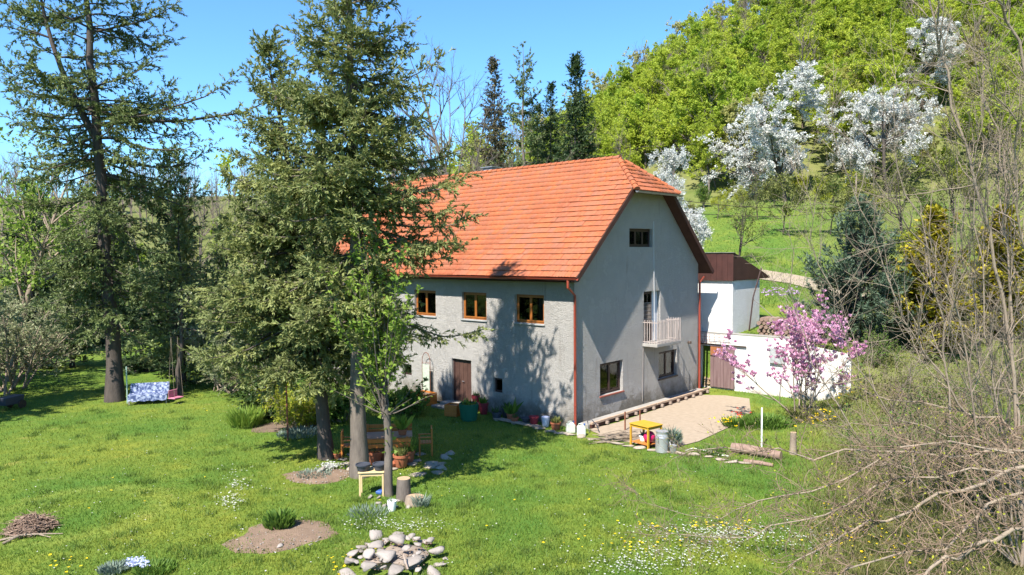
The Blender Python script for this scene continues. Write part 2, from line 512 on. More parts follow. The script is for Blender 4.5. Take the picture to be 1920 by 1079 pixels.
m, n, l, p = new_mat("clay_roof_tile")
c = mix_col(n, l, attr(n, "var"), (0.345, 0.098, 0.036), (0.25, 0.098, 0.058))
c = mix_col(n, l, ramp(n, l, noise(n, l, .7, 5, .65), .42, .75), c, (0.252, 0.075, 0.037))
sm = n.new("ShaderNodeMath"); sm.operation = 'MULTIPLY'; sm.inputs[1].default_value = .55; l.new(ramp(n, l, noise(n, l, 9, 4, .7), .52, .7), sm.inputs[0])
c = mix_col(n, l, sm.outputs[0], c, (0.354, 0.150, 0.071))
c = mix_col(n, l, ramp(n, l, noise(n, l, 2.3, 6, .78), .57, .78), c, (0.150, 0.095, 0.061))
l.new(c, p.inputs["Base Color"]); p.inputs["Roughness"].default_value = .8; p.inputs["Specular IOR Level"].default_value = .2
bump(n, l, p, noise(n, l, 40, 3, .6), .25, .01)
m_tile = m

# ------------------------------------------------------------------ house
WG, LH, ZE, EX, EY, ZR, ZJ, YR = 10.17, 17.0, 6.0, .52, .54, 11.22, 9.76, 1.31
SL = (ZR - ZE) / (WG / 2 + EX)
XJ = -EX + (ZJ - ZE) / SL
house = empty("house", (0, 0, 0), 0, "large grey rendered house with an orange tiled half-hipped roof", "house")

def wall_mesh(name, outline, holes, to3, depth, mat):
    """A wall face with openings and their reveals. outline, holes: 2D; to3(a, z, inward) -> 3D."""
    bm = bmesh.new(); edges = []
    def loop(pts):
        vs = [bm.verts.new(to3(a, z, 0)) for a, z in pts]
        for i in range(len(vs)): edges.append(bm.edges.new((vs[i], vs[(i + 1) % len(vs)])))
        return vs
    loop(outline); hv = []
    for (a0, a1, z0, z1) in holes: hv.append(loop([(a0, z0), (a1, z0), (a1, z1), (a0, z1)]))
    bmesh.ops.triangle_fill(bm, edges=edges, use_beauty=True)
    for (a0, a1, z0, z1), vs in zip(holes, hv):
        inn = [bm.verts.new(to3(a, z, depth)) for a, z in ((a0, z0), (a1, z0), (a1, z1), (a0, z1))]
        for i in range(4): bm.faces.new((vs[i], vs[(i + 1) % 4], inn[(i + 1) % 4], inn[i]))
    bmesh.ops.recalc_face_normals(bm, faces=bm.faces)
    me = bpy.data.meshes.new(name); bm.to_mesh(me); bm.free(); me.materials.append(mat)
    return me

F3 = lambda a, z, i: (0 + i, a, z)       # front wall, x = 0
G3 = lambda a, z, i: (a, 0 + i, z)       # gable wall, y = 0
fw = [(1.55, 3.14, 4.04, 5.23), (4.81, 6.35, 4.02, 5.23), (8.10, 9.62, 4.03, 5.23), (11.35, 12.9, 4.03, 5.23), (14.6, 16.1, 4.03, 5.23)]
fdoor = (5.79, 7.06, .2, 2.16)
fcell = [(3.9, 4.43, .91, 1.55), (9.9, 10.57, 1.04, 1.58)]
gw = [(1.74, 3.44, 1.01, 2.35), (6.42, 8.08, 1.1, 2.34)]
gat = (3.95, 5.84, 7.19, 8.0)
gbal = (5.12, 6.55, 2.93, 5.2)
link("wall", wall_mesh("front_wall", [(0, -.3), (LH, -.3), (LH, 6.35), (0, 6.35)], fw + [fdoor] + fcell, F3, .22, m_stucco), house)
zt = 9.64; xt = XJ + (zt - ZJ + .13) / SL
link("wall", wall_mesh("gable_wall", [(0, -.3), (WG, -.3), (WG, 6.35), (WG - xt, zt), (xt, zt), (0, 6.35)], gw + [gat, gbal], G3, .22, m_stucco), house)
mb = MB(); mb.add([(WG, 0, -.3), (WG, LH, -.3), (WG, LH, 6.35), (WG, 0, 6.35)], [(0, 1, 2, 3)]); mb.build("wall", m_stucco, house)
mb = MB(); mb.add([(0, LH, -.3), (WG, LH, -.3), (WG, LH, 6.35), (WG - xt, LH, zt), (WG / 2, LH, ZR - .2), (xt, LH, zt), (0, LH, 6.35)], [(6, 5, 4, 3, 2, 1, 0)]); mb.build("wall", m_stucco, house)

def place(T, i0, i1, a0, a1, z0, z1, mbq):
    """box given in wall coordinates (a along, i inward)."""
    p = T(a0, z0, i0); q = T(a1, z1, i1)
    return mbq.box(min(p[0], q[0]), max(p[0], q[0]), min(p[1], q[1]), max(p[1], q[1]), min(p[2], q[2]), max(p[2], q[2]))

def window(T, rect, fmat, nleaf=2, dep=.16, sill=None, sillmat=None, curtain=None, fr=.07, transom=None, flip=False):
    a0, a1, z0, z1 = rect
    mb = MB()
    place(T, dep, dep + .07, a0 + .002, a0 + fr, z0 + .002, z1 - .002, mb); place(T, dep, dep + .07, a1 - fr, a1 - .002, z0 + .002, z1 - .002, mb)
    place(T, dep, dep + .07, a0 + fr, a1 - fr, z0 + .002, z0 + fr, mb); place(T, dep, dep + .07, a0 + fr, a1 - fr, z1 - fr, z1 - .002, mb)
    w = mb.build("window", fmat, house)
    b0, b1, c0, c1 = a0 + fr, a1 - fr, z0 + fr, z1 - fr
    step = (b1 - b0) / nleaf
    for k in range(nleaf):
        s0, s1 = b0 + k * step + .004, b0 + (k + 1) * step - .004
        mb = MB(); q = .055; d0, d1 = dep - .02, dep + .045
        place(T, d0, d1, s0, s0 + q, c0, c1, mb); place(T, d0, d1, s1 - q, s1, c0, c1, mb)
        place(T, d0, d1, s0 + q, s1 - q, c0, c0 + q, mb); place(T, d0, d1, s0 + q, s1 - q, c1 - q, c1, mb)
        if transom: place(T, d0, d1, s0 + q, s1 - q, c0 + (c1 - c0) * transom - .02, c0 + (c1 - c0) * transom + .02, mb)
        mb.build("sash", fmat, w)
        mb = MB(); place(T, dep + .012, dep + .018, s0 + q, s1 - q, c0 + q, c1 - q, mb); mb.build("pane", m_glass, w)
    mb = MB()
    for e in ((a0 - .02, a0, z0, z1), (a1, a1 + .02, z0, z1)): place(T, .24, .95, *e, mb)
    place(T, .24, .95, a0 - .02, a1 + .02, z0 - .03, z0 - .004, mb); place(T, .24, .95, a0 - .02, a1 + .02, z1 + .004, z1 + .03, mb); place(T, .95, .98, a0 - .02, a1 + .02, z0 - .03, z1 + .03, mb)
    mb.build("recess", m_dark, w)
    if curtain:
        u0, u1 = curtain; N = 14; V = []; Fq = []
        for i in range(N + 1):
            a = b0 + (b1 - b0) * (u0 + (u1 - u0) * i / N); ii = .34 + .025 * (i % 2)
            V += [T(a, c0, ii), T(a, c1, ii)]
        Fq = [(2 * i, 2 * i + 2, 2 * i + 3, 2 * i + 1) for i in range(N)]
        MB().add(V, Fq).build("curtain", m_curtain, w)
    if sill:
        mb = MB(); place(T, -.06, dep, a0 - .05, a1 + .05, z0 - .065, z0 - .003, mb); mb.build("sill", sillmat, w, bev=.008)
    return w
for k, r in enumerate(fw):
    window(F3, r, m_orangewood, 2, .13, True, m_sillgrey, curtain=(.02, .34) if k == 0 else ((.7, .98) if k in (2, 3) else None))
window(G3, gw[0], m_darkwood, 2, .15, True, m_sillred, curtain=(.52, .98))
window(G3, gw[1], m_darkwood, 2, .15, True, m_darkwood, curtain=(.5, .95))
window(G3, gat, m_darkwood, 3, .14)
for r in fcell: window(F3, r, m_darkwood, 1, .12, fr=.04)
# balcony door with a wrought grille
w = window(G3, (gbal[0], gbal[0] + .92, gbal[2], gbal[3]), m_darkwood, 1, .15, transom=.45, curtain=(.55, .95))
w.name = "balcony_door"
mb = MB(); place(G3, .17, .215, gbal[0] + .925, gbal[1] - .003, gbal[2], gbal[3] - .003, mb); mb.build("door_leaf", M("white_door", (0.518, 0.518, 0.533)), w)
mb = MB()
for i in range(7): mb.bar((gbal[0] + .12 + i * .11, .1, gbal[2] + .85), (gbal[0] + .12 + i * .11, .1, gbal[2] + 1.75), .014)
for i in range(6): mb.bar((gbal[0] + .08, .1, gbal[2] + .85 + i * .18), (gbal[0] + .84, .1, gbal[2] + .85 + i * .18), .014)
mb.build("grille", m_iron, w)
# front door: two boarded leaves
a0, a1, z0, z1 = fdoor
mb = MB(); place(F3, .1, .16, a0 + .003, a0 + .09, z0, z1 - .003, mb); place(F3, .1, .16, a1 - .09, a1 - .003, z0, z1 - .003, mb); place(F3, .1, .16, a0 + .09, a1 - .09, z1 - .1, z1 - .003, mb)
fd = mb.build("front_door", m_darkwood, house)
m_doorpanel = M("brown_door_board", (.055, .028, .022), (.085, .045, .034), 3, .55)
for k in range(8):
    s0 = a0 + .09 + k * (a1 - a0 - .18) / 8
    mb = MB(); place(F3, .13 + .006 * (k % 2), .17, s0 + .004, s0 + (a1 - a0 - .18) / 8 - .004, z0 + .01, z1 - .1, mb); mb.build("plank", m_doorpanel, fd)
MB().tube([(.09, a0 + .55, z0 + .95), (.07, a0 + .55, z0 + .95), (.07, a0 + .67, z0 + .95)], .014, 6).build("handle", m_zinc, fd)

# roof: boarded deck, verges, tiles, ridge tiles
def roof_pt(x, y, off=0):
    z = ZE + (x + EX) * SL
    return (x, y, z)
ns = Vector((-SL, 0, 1)).normalized(); nh = None
mb = MB(); yb = LH + EY
dz = -.12
top = [(-EX, -EY, ZE), (XJ, -EY, ZJ), (WG / 2, YR, ZR), (WG / 2, yb, ZR), (-EX, yb, ZE),
       (WG + EX, -EY, ZE), (WG - XJ, -EY, ZJ), (WG + EX, yb, ZE)]
bot = [(x, y, z + dz) for x, y, z in top]
mb.add(top + bot, [(0, 1, 2, 3, 4), (5, 7, 3, 2, 6), (1, 6, 2), (8, 12, 11, 10, 9), (13, 14, 10, 11, 15), (9, 10, 14),
                   (0, 4, 12, 8), (0, 8, 9, 1), (1, 9, 14, 6), (6, 14, 13, 5), (5, 13, 15, 7), (4, 3, 11, 12), (3, 7, 15, 11)])
roof = mb.build("roof", m_deck, house)
# boards along the verges and under the little hip
def board(a, b, w, h, name="bargeboard", mat=None):
    mb = MB(); mb.bar(a, b, w, h, up=(0, 0, 1)); return mb.build(name, mat or m_deck, roof)
board((-EX - .02, -EY - .018, ZE - .08), (XJ + .02, -EY - .018, ZJ - .1), .03, .2)
board((WG + EX + .02, -EY - .018, ZE - .08), (WG - XJ - .02, -EY - .018, ZJ - .1), .03, .2)
board((XJ - .1, -EY - .02, ZJ - .09), (WG - XJ + .1, -EY - .02, ZJ - .09), .03, .14)
mb = MB(); mb.box(-EX + .05, -.003, -.2, LH, ZE - .2, ZE - .16); mb.build("soffit", m_deck, roof)

trng = np.random.default_rng(3)
TW, TL, ROW = .30, .40, .333
def tile_vf(w=TW):
    xs_ = np.linspace(0, w, 5); h = [0, .02, .008, .02, .002]
    V = []; F = []
    for x, q in zip(xs_, h):
        V += [(x, 0, .058 + q), (x, TL, .012 + q), (x, 0, .016)]
    for i in range(4):
        a = 3 * i; b = a + 3
        F += [(a, b, b + 1, a + 1), (a + 2, b + 2, b, a)]
    F += [(0, 1, 2), (12, 14, 13)]
    return V, F
tile_meshes = []
for k in range(9):
    V, F = tile_vf(); me = bpy.data.meshes.new("roof_tile"); me.from_pydata(V, [], F); me.materials.append(m_tile)
    a = me.attributes.new("var", 'FLOAT', 'FACE'); a.data.foreach_set("value", np.full(len(F), (k + .5) / 9 if k < 8 else 1.0, np.float32))
    tile_meshes.append(me)
specs = []                                         # (matrix, width, var)
def tile_rows(origin, u, v, length_v, range_of_row):
    u = Vector(u); v = Vector(v).normalized(); nn = u.cross(v).normalized()
    if nn.z < 0: nn = -nn
    rows = int(length_v / ROW)
    for r in range(rows + 1):
        s = r * ROW - .03
        lo, hi = range_of_row(min(s + ROW * .5, length_v))
        off = (r % 2) * TW * .5
        k0 = math.floor((lo - off) / TW)
        for k in range(k0, math.ceil((hi - off) / TW)):
            a = max(off + k * TW, lo); b = min(off + (k + 1) * TW, hi)
            if b - a < .06: continue
            o = Vector(origin) + u * a + v * s + nn * (.004 * trng.normal())
            ln = 1.0 if s + TL <= length_v + .1 else max(.3, (length_v + .1 - s) / TL)
            mtx = Matrix.Translation(o) @ Matrix((( u.x, v.x * ln, nn.x, 0), (u.y, v.y * ln, nn.y, 0), (u.z, v.z * ln, nn.z, 0), (0, 0, 0, 1))) @ Matrix.Rotation(trng.normal() * .006, 4, 'Z') @ Matrix.Diagonal(((b - a) / TW * .985, 1, 1, 1))
            specs.append((mtx, trng.random() ** 1.3))
vlen = math.hypot(WG / 2 + EX, ZR - ZE); vz = (ZR - ZE) / vlen
def front_range(s):
    z = ZE + s * vz
    lo = 0.0 if z <= ZJ else (z - ZJ) / (ZR - ZJ) * (YR + EY)
    return -(LH + 2 * EY), -lo                     # u runs towards -y so that the tile's face is upward
tile_rows((-EX - .03, -EY, ZE), (0, -1, 0), (WG / 2 + EX, 0, ZR - ZE), vlen, front_range)
OH = .26                                            # the little hip hangs farther out than the verges
hsl = (ZR - ZJ) / (YR + EY); YH, ZH = -EY - OH, ZJ - OH * hsl
hv = Vector((0, YR - YH, ZR - ZH)); hl = hv.length; hw = (WG / 2 - XJ) * (YR - YH) / (YR + EY)
tile_rows((WG / 2, YH - .03, ZH), (1, 0, 0), hv, hl, lambda s: (-hw * (1 - s / hl), hw * (1 - s / hl)))
hq = [(WG / 2 - hw, YH, ZH), (WG / 2 + hw, YH, ZH), (WG - XJ, -EY - .04, ZJ - .005), (XJ, -EY - .04, ZJ - .005)]
MB().add(hq + [(x, y, z - .1) for x, y, z in hq], [(0, 1, 2, 3), (7, 6, 5, 4), (0, 4, 5, 1), (1, 5, 6, 2), (2, 6, 7, 3), (3, 7, 4, 0)]).build("eave_board", m_deck, roof)
camv = Vector(CAM)
specs.sort(key=lambda t: (t[0].translation - camv).length)
for mtx, v in specs[:295]:
    o = link("tile", tile_meshes[min(8, int(v * 9))], roof); o.matrix_local = mtx
rv, rf = tile_vf(); rv = np.array(rv); V = []; Fq = []; Ft = []; vq = []; vt = []
for i, (mtx, v) in enumerate(specs[295:]):
    mm = np.array(mtx); V.append(rv @ mm[:3, :3].T + mm[:3, 3])
    for f in rf:
        (Fq if len(f) == 4 else Ft).append([q + 15 * i for q in f]); (vq if len(f) == 4 else vt).append(v)
o = link("roof_tile", np_mesh("roof_tile_field", np.concatenate(V), [np.array(Fq), np.array(Ft)], m_tile, np.array(vq + vt)), roof); o["kind"] = "stuff"
def ridge_run(a, b, stp=.36):
    a = Vector(a); b = Vector(b); L = (b - a).length; t = (b - a) / L; N = int(L / stp)
    side = t.cross(Vector((0, 0, 1))).normalized(); up = side.cross(t).normalized()
    for i in range(N):
        p0 = a + t * (i * stp); V = []; F = []
        for j, (q, rr, zz) in enumerate(((0, .14, .02), (stp + .05, .115, .0))):
            for k in range(8):
                an = math.pi * (k / 7) * 1.1 - .05 * math.pi
                V.append(p0 + t * q + side * rr * math.cos(an) + up * (rr * math.sin(an) * .9 + zz))
        F = [(k, k + 1, k + 9, k + 8) for k in range(7)] + [tuple(range(8))]
        me = bpy.data.meshes.new("ridge_tile"); me.from_pydata([tuple(x) for x in V], [], F); me.materials.append(m_tile)
        at_ = me.attributes.new("var", 'FLOAT', 'FACE'); at_.data.foreach_set("value", np.full(len(F), trng.random(), np.float32))
        link("ridge_tile", me, roof)
ridge_run((WG / 2, YR - .1, ZR + .01), (WG / 2, LH, ZR + .01))
ridge_run((WG / 2 - hw, YH, ZH + .02), (WG / 2, YR, ZR + .02)); ridge_run((WG / 2 + hw, YH, ZH + .02), (WG / 2, YR, ZR + .02))

# gutters and downpipes
def gutter(a, b, r, mat):
    a = Vector(a); b = Vector(b); t = (b - a).normalized(); sd = t.cross(Vector((0, 0, 1))).normalized(); V = []; F = []
    for p in (a, b):
        for rr in (r, r - .012):
            for k in range(9):
                an = math.pi + math.pi * k / 8
                V.append(p + sd * rr * math.cos(an) + Vector((0, 0, rr * math.sin(an))))
    for k in range(8): F += [(k, k + 1, 18 + k + 1, 18 + k), (9 + k, 27 + k, 27 + k + 1, 9 + k + 1)]
    F += [(0, 18, 27, 9), (8, 17, 35, 26)] + [(k, 9 + k, 10 + k, k + 1) for k in range(8)] + [(18 + k, 19 + k, 28 + k, 27 + k) for k in range(8)]
    return MB().add(V, F).build("gutter", mat, house, smooth=True)
gutter((-EX - .1, -EY - .06, ZE - .03), (-EX - .1, LH + .2, ZE - .03), .085, m_redpaint)
gutter((WG / 2 - hw - .12, YH - .08, ZH - .03), (WG / 2 + hw + .08, YH - .08, ZH - .03), .075, m_zinc)
def downpipe(pts, mat, zs):
    d = MB().tube(pts, .055, 10).build("downpipe", mat, house, smooth=True)
    b = pts[-2]
    for z in zs: MB().lathe([(.06, 0), (.066, .005), (.066, .035), (.06, .04)], 10, (b[0], b[1], z)).build("bracket", mat, d)
    return d
downpipe([(-EX - .1, -.16, 5.9), (-EX - .1, -.16, 5.62), (-.08, -.085, 5.28), (-.08, -.085, 1.4), (-.08, -.085, .05)], m_redpaint, (.9, 2.4, 4.0))
downpipe([(WG + .05, -.3, 5.75), (WG - .03, -.11, 5.45), (WG - .03, -.11, 1.4), (WG - .03, -.11, .12)], m_redpaint, (1.2, 3.1, 4.6))
MB().tube([(5.93, -.015, 8.35), (5.95, -.02, 6.5), (5.98, -.02, 4.6), (5.98, -.02, 2.95)], .013, 5).build("cable", M("white_cable", (0.576, 0.576, 0.576)), house)
MB().tube([(5.05, -.02, 2.7), (5.02, -.02, 1.2), (4.98, -.02, .3)], .01, 5).build("cable", m_iron, house)
# balcony
bal = MB().box(5.0, 7.12, -.76, -.003, 2.76, 2.9).build("balcony", m_concrete, house, bev=.012)
m_rail = M("pale_weathered_rail", (0.403, 0.338, 0.310), (0.302, 0.259, 0.238), 8, .7)
mb = MB(); zb, zt_ = 2.98, 3.84
for za in (zb, zt_):
    mb.bar((5.04, -.72, za), (7.08, -.72, za), .035, .03); mb.bar((5.04, -.702, za), (5.04, -.01, za), .03, .03); mb.bar((7.08, -.702, za), (7.08, -.01, za), .03, .03)
mb.build("railing", m_rail, bal)
def baluster(x, y):
    mb = MB(); mb.box(x - .013, x + .013, y - .013, y + .013, 2.9, 3.92)
    mb.lathe([(.0, 0), (.02, .01), (.02, .03), (.0, .05)], 6, (x, y, 3.90)); mb.build("baluster", m_rail, bal)
for i in range(17): baluster(5.05 + i * (2.02 / 16), -.745)
for i in range(1, 6): baluster(5.02, -.745 + i * .125); baluster(7.1, -.745 + i * .125)
MB().lathe([(.09, 0), (.1, .06), (.07, .12)], 10, (9.15, -.1, 2.5)).build("lamp", m_black, house)
# chimney that just clears the ridge
ch = MB().box(5.7, 6.4, 9.8, 10.5, 9.8, 11.58).build("chimney", M("sooty_brick", (.25, .24, .24), (.4, .38, .36), 5, .9), house)
MB().box(5.62, 6.48, 9.72, 10.58, 11.583, 11.64).build("cap", m_zinc, ch)
# plinth strip and timber edging along the foot of the gable
MB().box(.25, WG, -.5, -.003, -.1, .16).build("plinth", m_concrete, house, bev=.02)

# ------------------------------------------------------------------ retaining wall with the sliding door, shed on the terrace
rw = empty("retaining_wall", (11.4, -2, 0), 0, "white rendered retaining wall beside the gable with a doorway", "wall")
rw.location = (0, 0, 0)
W3 = lambda a, z, i: (11.4 + i, a, z)
link("wall_face", wall_mesh("retaining_wall_face", [(.6, -.2), (-6.9, -.2), (-6.9, 2.3), (-5.2, 2.55), (-4.4, 2.8), (.6, 2.82)], [(-1.15, .42, .06, 2.16)], W3, .3, m_white), rw)
MB().box(11.38, 11.78, -4.4, .6, 2.823, 2.87).build("coping", m_concrete, rw)
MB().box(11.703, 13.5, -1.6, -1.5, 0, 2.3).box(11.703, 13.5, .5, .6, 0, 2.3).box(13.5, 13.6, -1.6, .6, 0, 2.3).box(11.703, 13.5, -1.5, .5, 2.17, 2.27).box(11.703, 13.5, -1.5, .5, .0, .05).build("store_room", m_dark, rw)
MB().box(11.25, 11.397, -3.92, -3.2, 1.6, 2.33).build("hatch", M("grey_metal_hatch", (0.238, 0.259, 0.274), (0.360, 0.374, 0.374), 7, .6), rw, bev=.01)
MB().bar((11.33, .5, 2.26), (11.33, -2.0, 2.26), .05, .06).build("door_rail", m_black, rw)
m_slide = M("weathered_mauve_board", (0.122, 0.072, 0.072), (0.180, 0.119, 0.115), 2.5, .75, .3, 12, stretch=(4, 4, .5))
m_rustb = M("rusty_orange_board", (0.302, 0.115, 0.036), (0.187, 0.072, 0.036), 4, .8)
sd = MB().bar((11.33, -1.4, .22), (11.33, -.12, .22), .05, .1).bar((11.33, -1.4, 2.12), (11.33, -.12, 2.12), .05, .1).build("sliding_door", m_darkwood, rw)
for k in range(7):
    y0 = -1.4 + k * 1.28 / 7
    MB().box(11.27 + .004 * (k % 3), 11.302, y0 + .004, y0 + 1.28 / 7 - .004, .1 + .01 * (k % 2), 2.2).build("plank", m_slide, sd)
MB().box(11.262, 11.267, -.86, -.14, 1.72, 2.17).build("rust_sheet", m_rustb, sd)
MB().bar((11.25, -.1, 1.7), (11.25, -.9, 1.7), .02, .03).build("strap", m_black, sd)
mb = MB()
for i in range(7): mb.bar((11.1, -1.2 + i * .26, 2.38), (11.1, -1.2 + i * .26, 2.8), .014)
for i in range(4): mb.bar((11.1, -1.2, 2.38 + i * .14), (11.1, .36, 2.38 + i * .14), .014)
for yy in (-1.2, .36): mb.bar((11.1, yy, 2.4), (11.397, yy, 2.4), .016)
rk = mb.build("wire_rack", m_rust, rw)

shed = empty("shed", (0, 0, 0), 0, "small white shed with a dark brown lean-to roof on the terrace", "shed")
mb = MB(); mb.box(11.55, 14.8, -1.17, 3.2, 2.6, 5.5); mb.build("wall", m_white, shed)
mb = MB(); rp = [(11.45, 5.52), (11.45, 6.86), (11.6, 6.9), (15.9, 5.62), (15.95, 5.52)]
mb.prism(rp, 'y', -1.25, 3.3); sr = mb.build("roof", m_deck, shed)
for k in range(15):
    y0 = -1.27 + k * .305
    MB().box(11.425, 11.447, y0 + .006, y0 + .299, 5.5, 6.84 + .01 * (k % 2)).build("board", M("brown_fascia_board", (.042, .017, .014), (.065, .026, .021), 3, .6) if k == 0 else bpy.data.materials["brown_fascia_board"], sr)
MB().box(11.4, 11.62, -1.3, 3.35, 6.903, 6.93).build("flashing", m_zinc, sr)
MB().tube([(14.0, -1.6, 6.1), (13.35, -1.45, 4.6), (13.1, -1.35, 2.8)], .04, 6).build("prop", m_darkwood, shed)
MB().tube([(13.35, -1.45, 4.5), (14.6, -2.4, 3.2), (15.4, -3.0, 2.7)], .02, 5).build("stay", m_iron, shed)

# ------------------------------------------------------------------ trees and shrubs
def bark(name, c1, c2, s=6):
    return M(name, c1, c2, s, .9, .6, s * 5, stretch=(1, 1, .25), bdist=.03)
m_bark_grey = bark("grey_bark", (0.170, 0.140, 0.115), (0.093, 0.076, 0.064))
m_bark_dark = bark("dark_bark", (.085, .068, .058), (.05, .04, .035))
m_bark_pale = bark("pale_twig_bark", (0.289, 0.230, 0.170), (0.187, 0.145, 0.111))
m_bark_far = M("far_bark", (.15, .125, .105), (.10, .085, .075), 2, .9)
m_bare_twig = M("bare_twig", (0.204, 0.162, 0.132), (0.145, 0.115, 0.098), 3, .9)
m_needle = leafmat("fir_needles", (0.133, 0.177, 0.056), (0.335, 0.344, 0.119), .32, clump=(.8, (0.172, 0.201, 0.075)))
m_needle_b = leafmat("douglas_needles", (0.088, 0.143, 0.056), (0.238, 0.277, 0.095), .3, clump=(.7, (0.127, 0.161, 0.057)))
m_needle_blue = leafmat("pine_needles", (.06, .10, .065), (.12, .165, .10), .25)
m_needle_dark = leafmat("spruce_needles", (0.036, 0.070, 0.029), (0.084, 0.120, 0.042), .25)
m_needle_brown = leafmat("brown_cones_and_needles", (.11, .095, .055), (.17, .15, .085), .25)
m_thuja = leafmat("golden_thuja_scales", (0.150, 0.162, 0.013), (0.413, 0.324, 0.016), .25)
m_leaf_spring = leafmat("spring_leaf", (.13, .23, .03), (.27, .36, .06), .45)
m_leaf_bush = leafmat("bush_leaf", (.06, .13, .02), (.15, .24, .035), .4)
m_leaf_yel = leafmat("yellow_green_leaf", (.22, .27, .02), (.38, .38, .03), .4)
m_leaf_pale = leafmat("pale_leaf", (.16, .19, .085), (.36, .38, .22), .35)
m_leaf_olive = leafmat("olive_leaf", (.11, .13, .035), (.20, .21, .06), .35)
m_leaf_grey = leafmat("grey_leaf", (.11, .155, .12), (.20, .25, .19), .2)
m_leaf_dark = leafmat("dark_glossy_leaf", (.03, .06, .015), (.08, .13, .03), .2, rough=.4)
m_blossom = leafmat("white_blossom", (0.496, 0.512, 0.464), (0.688, 0.688, 0.672), .4)
m_magnolia = leafmat("pink_magnolia_petal", (.48, .17, .33), (.74, .50, .62), .4)

def count(base, per, L): return np.maximum(base, np.round(per * L)).astype(int)

def conifer(rng, Hh, R, cb=.15, lean=(0, 0), nl=150, tw=8, nd=28, twl=.75, nlen=.2, nwid=.055, prof=None, elev=(-18, 40), droop=-.5, r0=.2, extra=(), gap=0.0, hang=-.6, fork=None):
    """Trunk, limbs, drooping twigs and needle sprays. Returns wood (V, F), crown (V, F, var)."""
    K = 14; P = np.zeros((1, K + 1, 3)); t = np.linspace(0, 1, K + 1)
    P[0, :, 0] = lean[0] * t ** 1.4 + rng.normal(size=K + 1) * .03 * Hh / 15; P[0, :, 1] = lean[1] * t ** 1.4 + rng.normal(size=K + 1) * .03 * Hh / 15
    P[0, :, 2] = t * Hh; P[0, 0, :2] = 0
    Rr = (r0 * (1 - t) ** .85 + .012)[None]; Rr[0, 0] *= 1.3
    tr = [(P, Rr)]; axes = [(P[0], 1.0)]
    if fork:
        tf, dx, dy, hf = fork; p = P[0, int(tf * K)]
        Q = np.array([p + np.array([dx * (1 - (1 - s) ** 2), dy * (1 - (1 - s) ** 2), hf * s]) for s in np.linspace(0, 1, 9)])[None]
        tr.append((Q, radii([r0 * .5], [.015], 1, 8)))
    prof = prof or (lambda s: (1 - s) ** .75 * .92 + .08)
    # whorls of limbs
    s = np.sort(rng.random(nl)) ** .95; s = (np.round(s * nl / 5) / (nl / 5) * .75 + s * .25).clip(0, .995)
    f = (cb + (1 - cb) * s); fi = f * K; i = np.minimum(fi.astype(int), K - 1); u = (fi - i)[:, None]
    p0 = P[0, i] * (1 - u) + P[0, i + 1] * u
    if fork:
        k = rng.random(nl) < .4; k &= f > tf
        q = np.clip((f - tf) / (1 - tf) * 8, 0, 7.99); qi = q.astype(int); uu = (q - qi)[:, None]
        p0 = np.where(k[:, None], Q[0, qi] * (1 - uu) + Q[0, np.minimum(qi + 1, 8)] * uu, p0)
    az = rng.random(nl) * 6.283
    L = R * prof(s) * (.55 + .5 * rng.random(nl)); keep = rng.random(nl) > gap
    el = np.radians(elev[0] + (elev[1] - elev[0]) * s ** 1.3 + rng.normal(size=nl) * 8)
    D = np.stack([np.cos(az) * np.cos(el), np.sin(az) * np.cos(el), np.sin(el)], 1)
    p0, D, L = p0[keep], D[keep], L[keep]
    for (hz, a, ln, e) in extra:
        j = hz / Hh * K; jj = min(int(j), K - 1); pp = P[0, jj] + (P[0, jj + 1] - P[0, jj]) * (j - jj)
        p0 = np.vstack([p0, pp]); D = np.vstack([D, [math.cos(a) * math.cos(e), math.sin(a) * math.cos(e), math.sin(e)]]); L = np.append(L, ln)
    LB = grow(p0, D, L, 7, rng, (0, 0, droop), .07, curl=1.6)
    LR = radii(.011 * L + .012, np.full(len(L), .006), len(L), 7)
    # twigs
    n = count(5, tw, L)
    tp, td, ix, tt, _ = kids(LB, n, .12, 1.0, .95, rng, flat=.75, spread=.25, pw=.8)
    tL = twl * (.35 + .75 * rng.random(len(tp))) * (1.08 - .6 * tt) * np.clip(L[ix] / 2.2, .35, 1.15)
    TB = grow(tp, td, tL, 4, rng, (0, 0, hang), .12)
    # tips of the limbs too
    tipd = norm(LB[:, -1] - LB[:, -2]); TT = grow(LB[:, -1], tipd, np.full(len(L), twl * .55), 4, rng, (0, 0, hang * .5), .1)
    AB = np.concatenate([TB, TT]); AL = np.concatenate([tL, np.full(len(L), twl * .55)])
    nn = count(5, nd, AL)
    npos, ndir, nix, _, _ = kids(AB, nn, .0, 1.0, .55, rng, flat=.35, spread=.25)
    up = np.zeros((len(npos), 3)); up[:, 2] = 1
    V, F = leaves(npos, ndir, nlen * (.6 + .7 * rng.random(len(npos))), nwid * (.7 + .6 * rng.random(len(npos))), rng, nrm=up)
    limbvar = rng.random(len(AB)); var = np.clip(.55 * limbvar[nix] + .45 * rng.random(len(npos)), 0, 1)
    big = L > .9
    wv = tubes(tr + [(LB[big], LR[big])], [9] * len(tr) + [4])
    sel = rng.random(len(TB)) < .25
    if sel.any(): wv = merge(wv, tubes([(TB[sel][:, ::2], radii(np.full(sel.sum(), .007), np.full(sel.sum(), .003), sel.sum(), 2))], 3))
    return wv, (V, F, var)

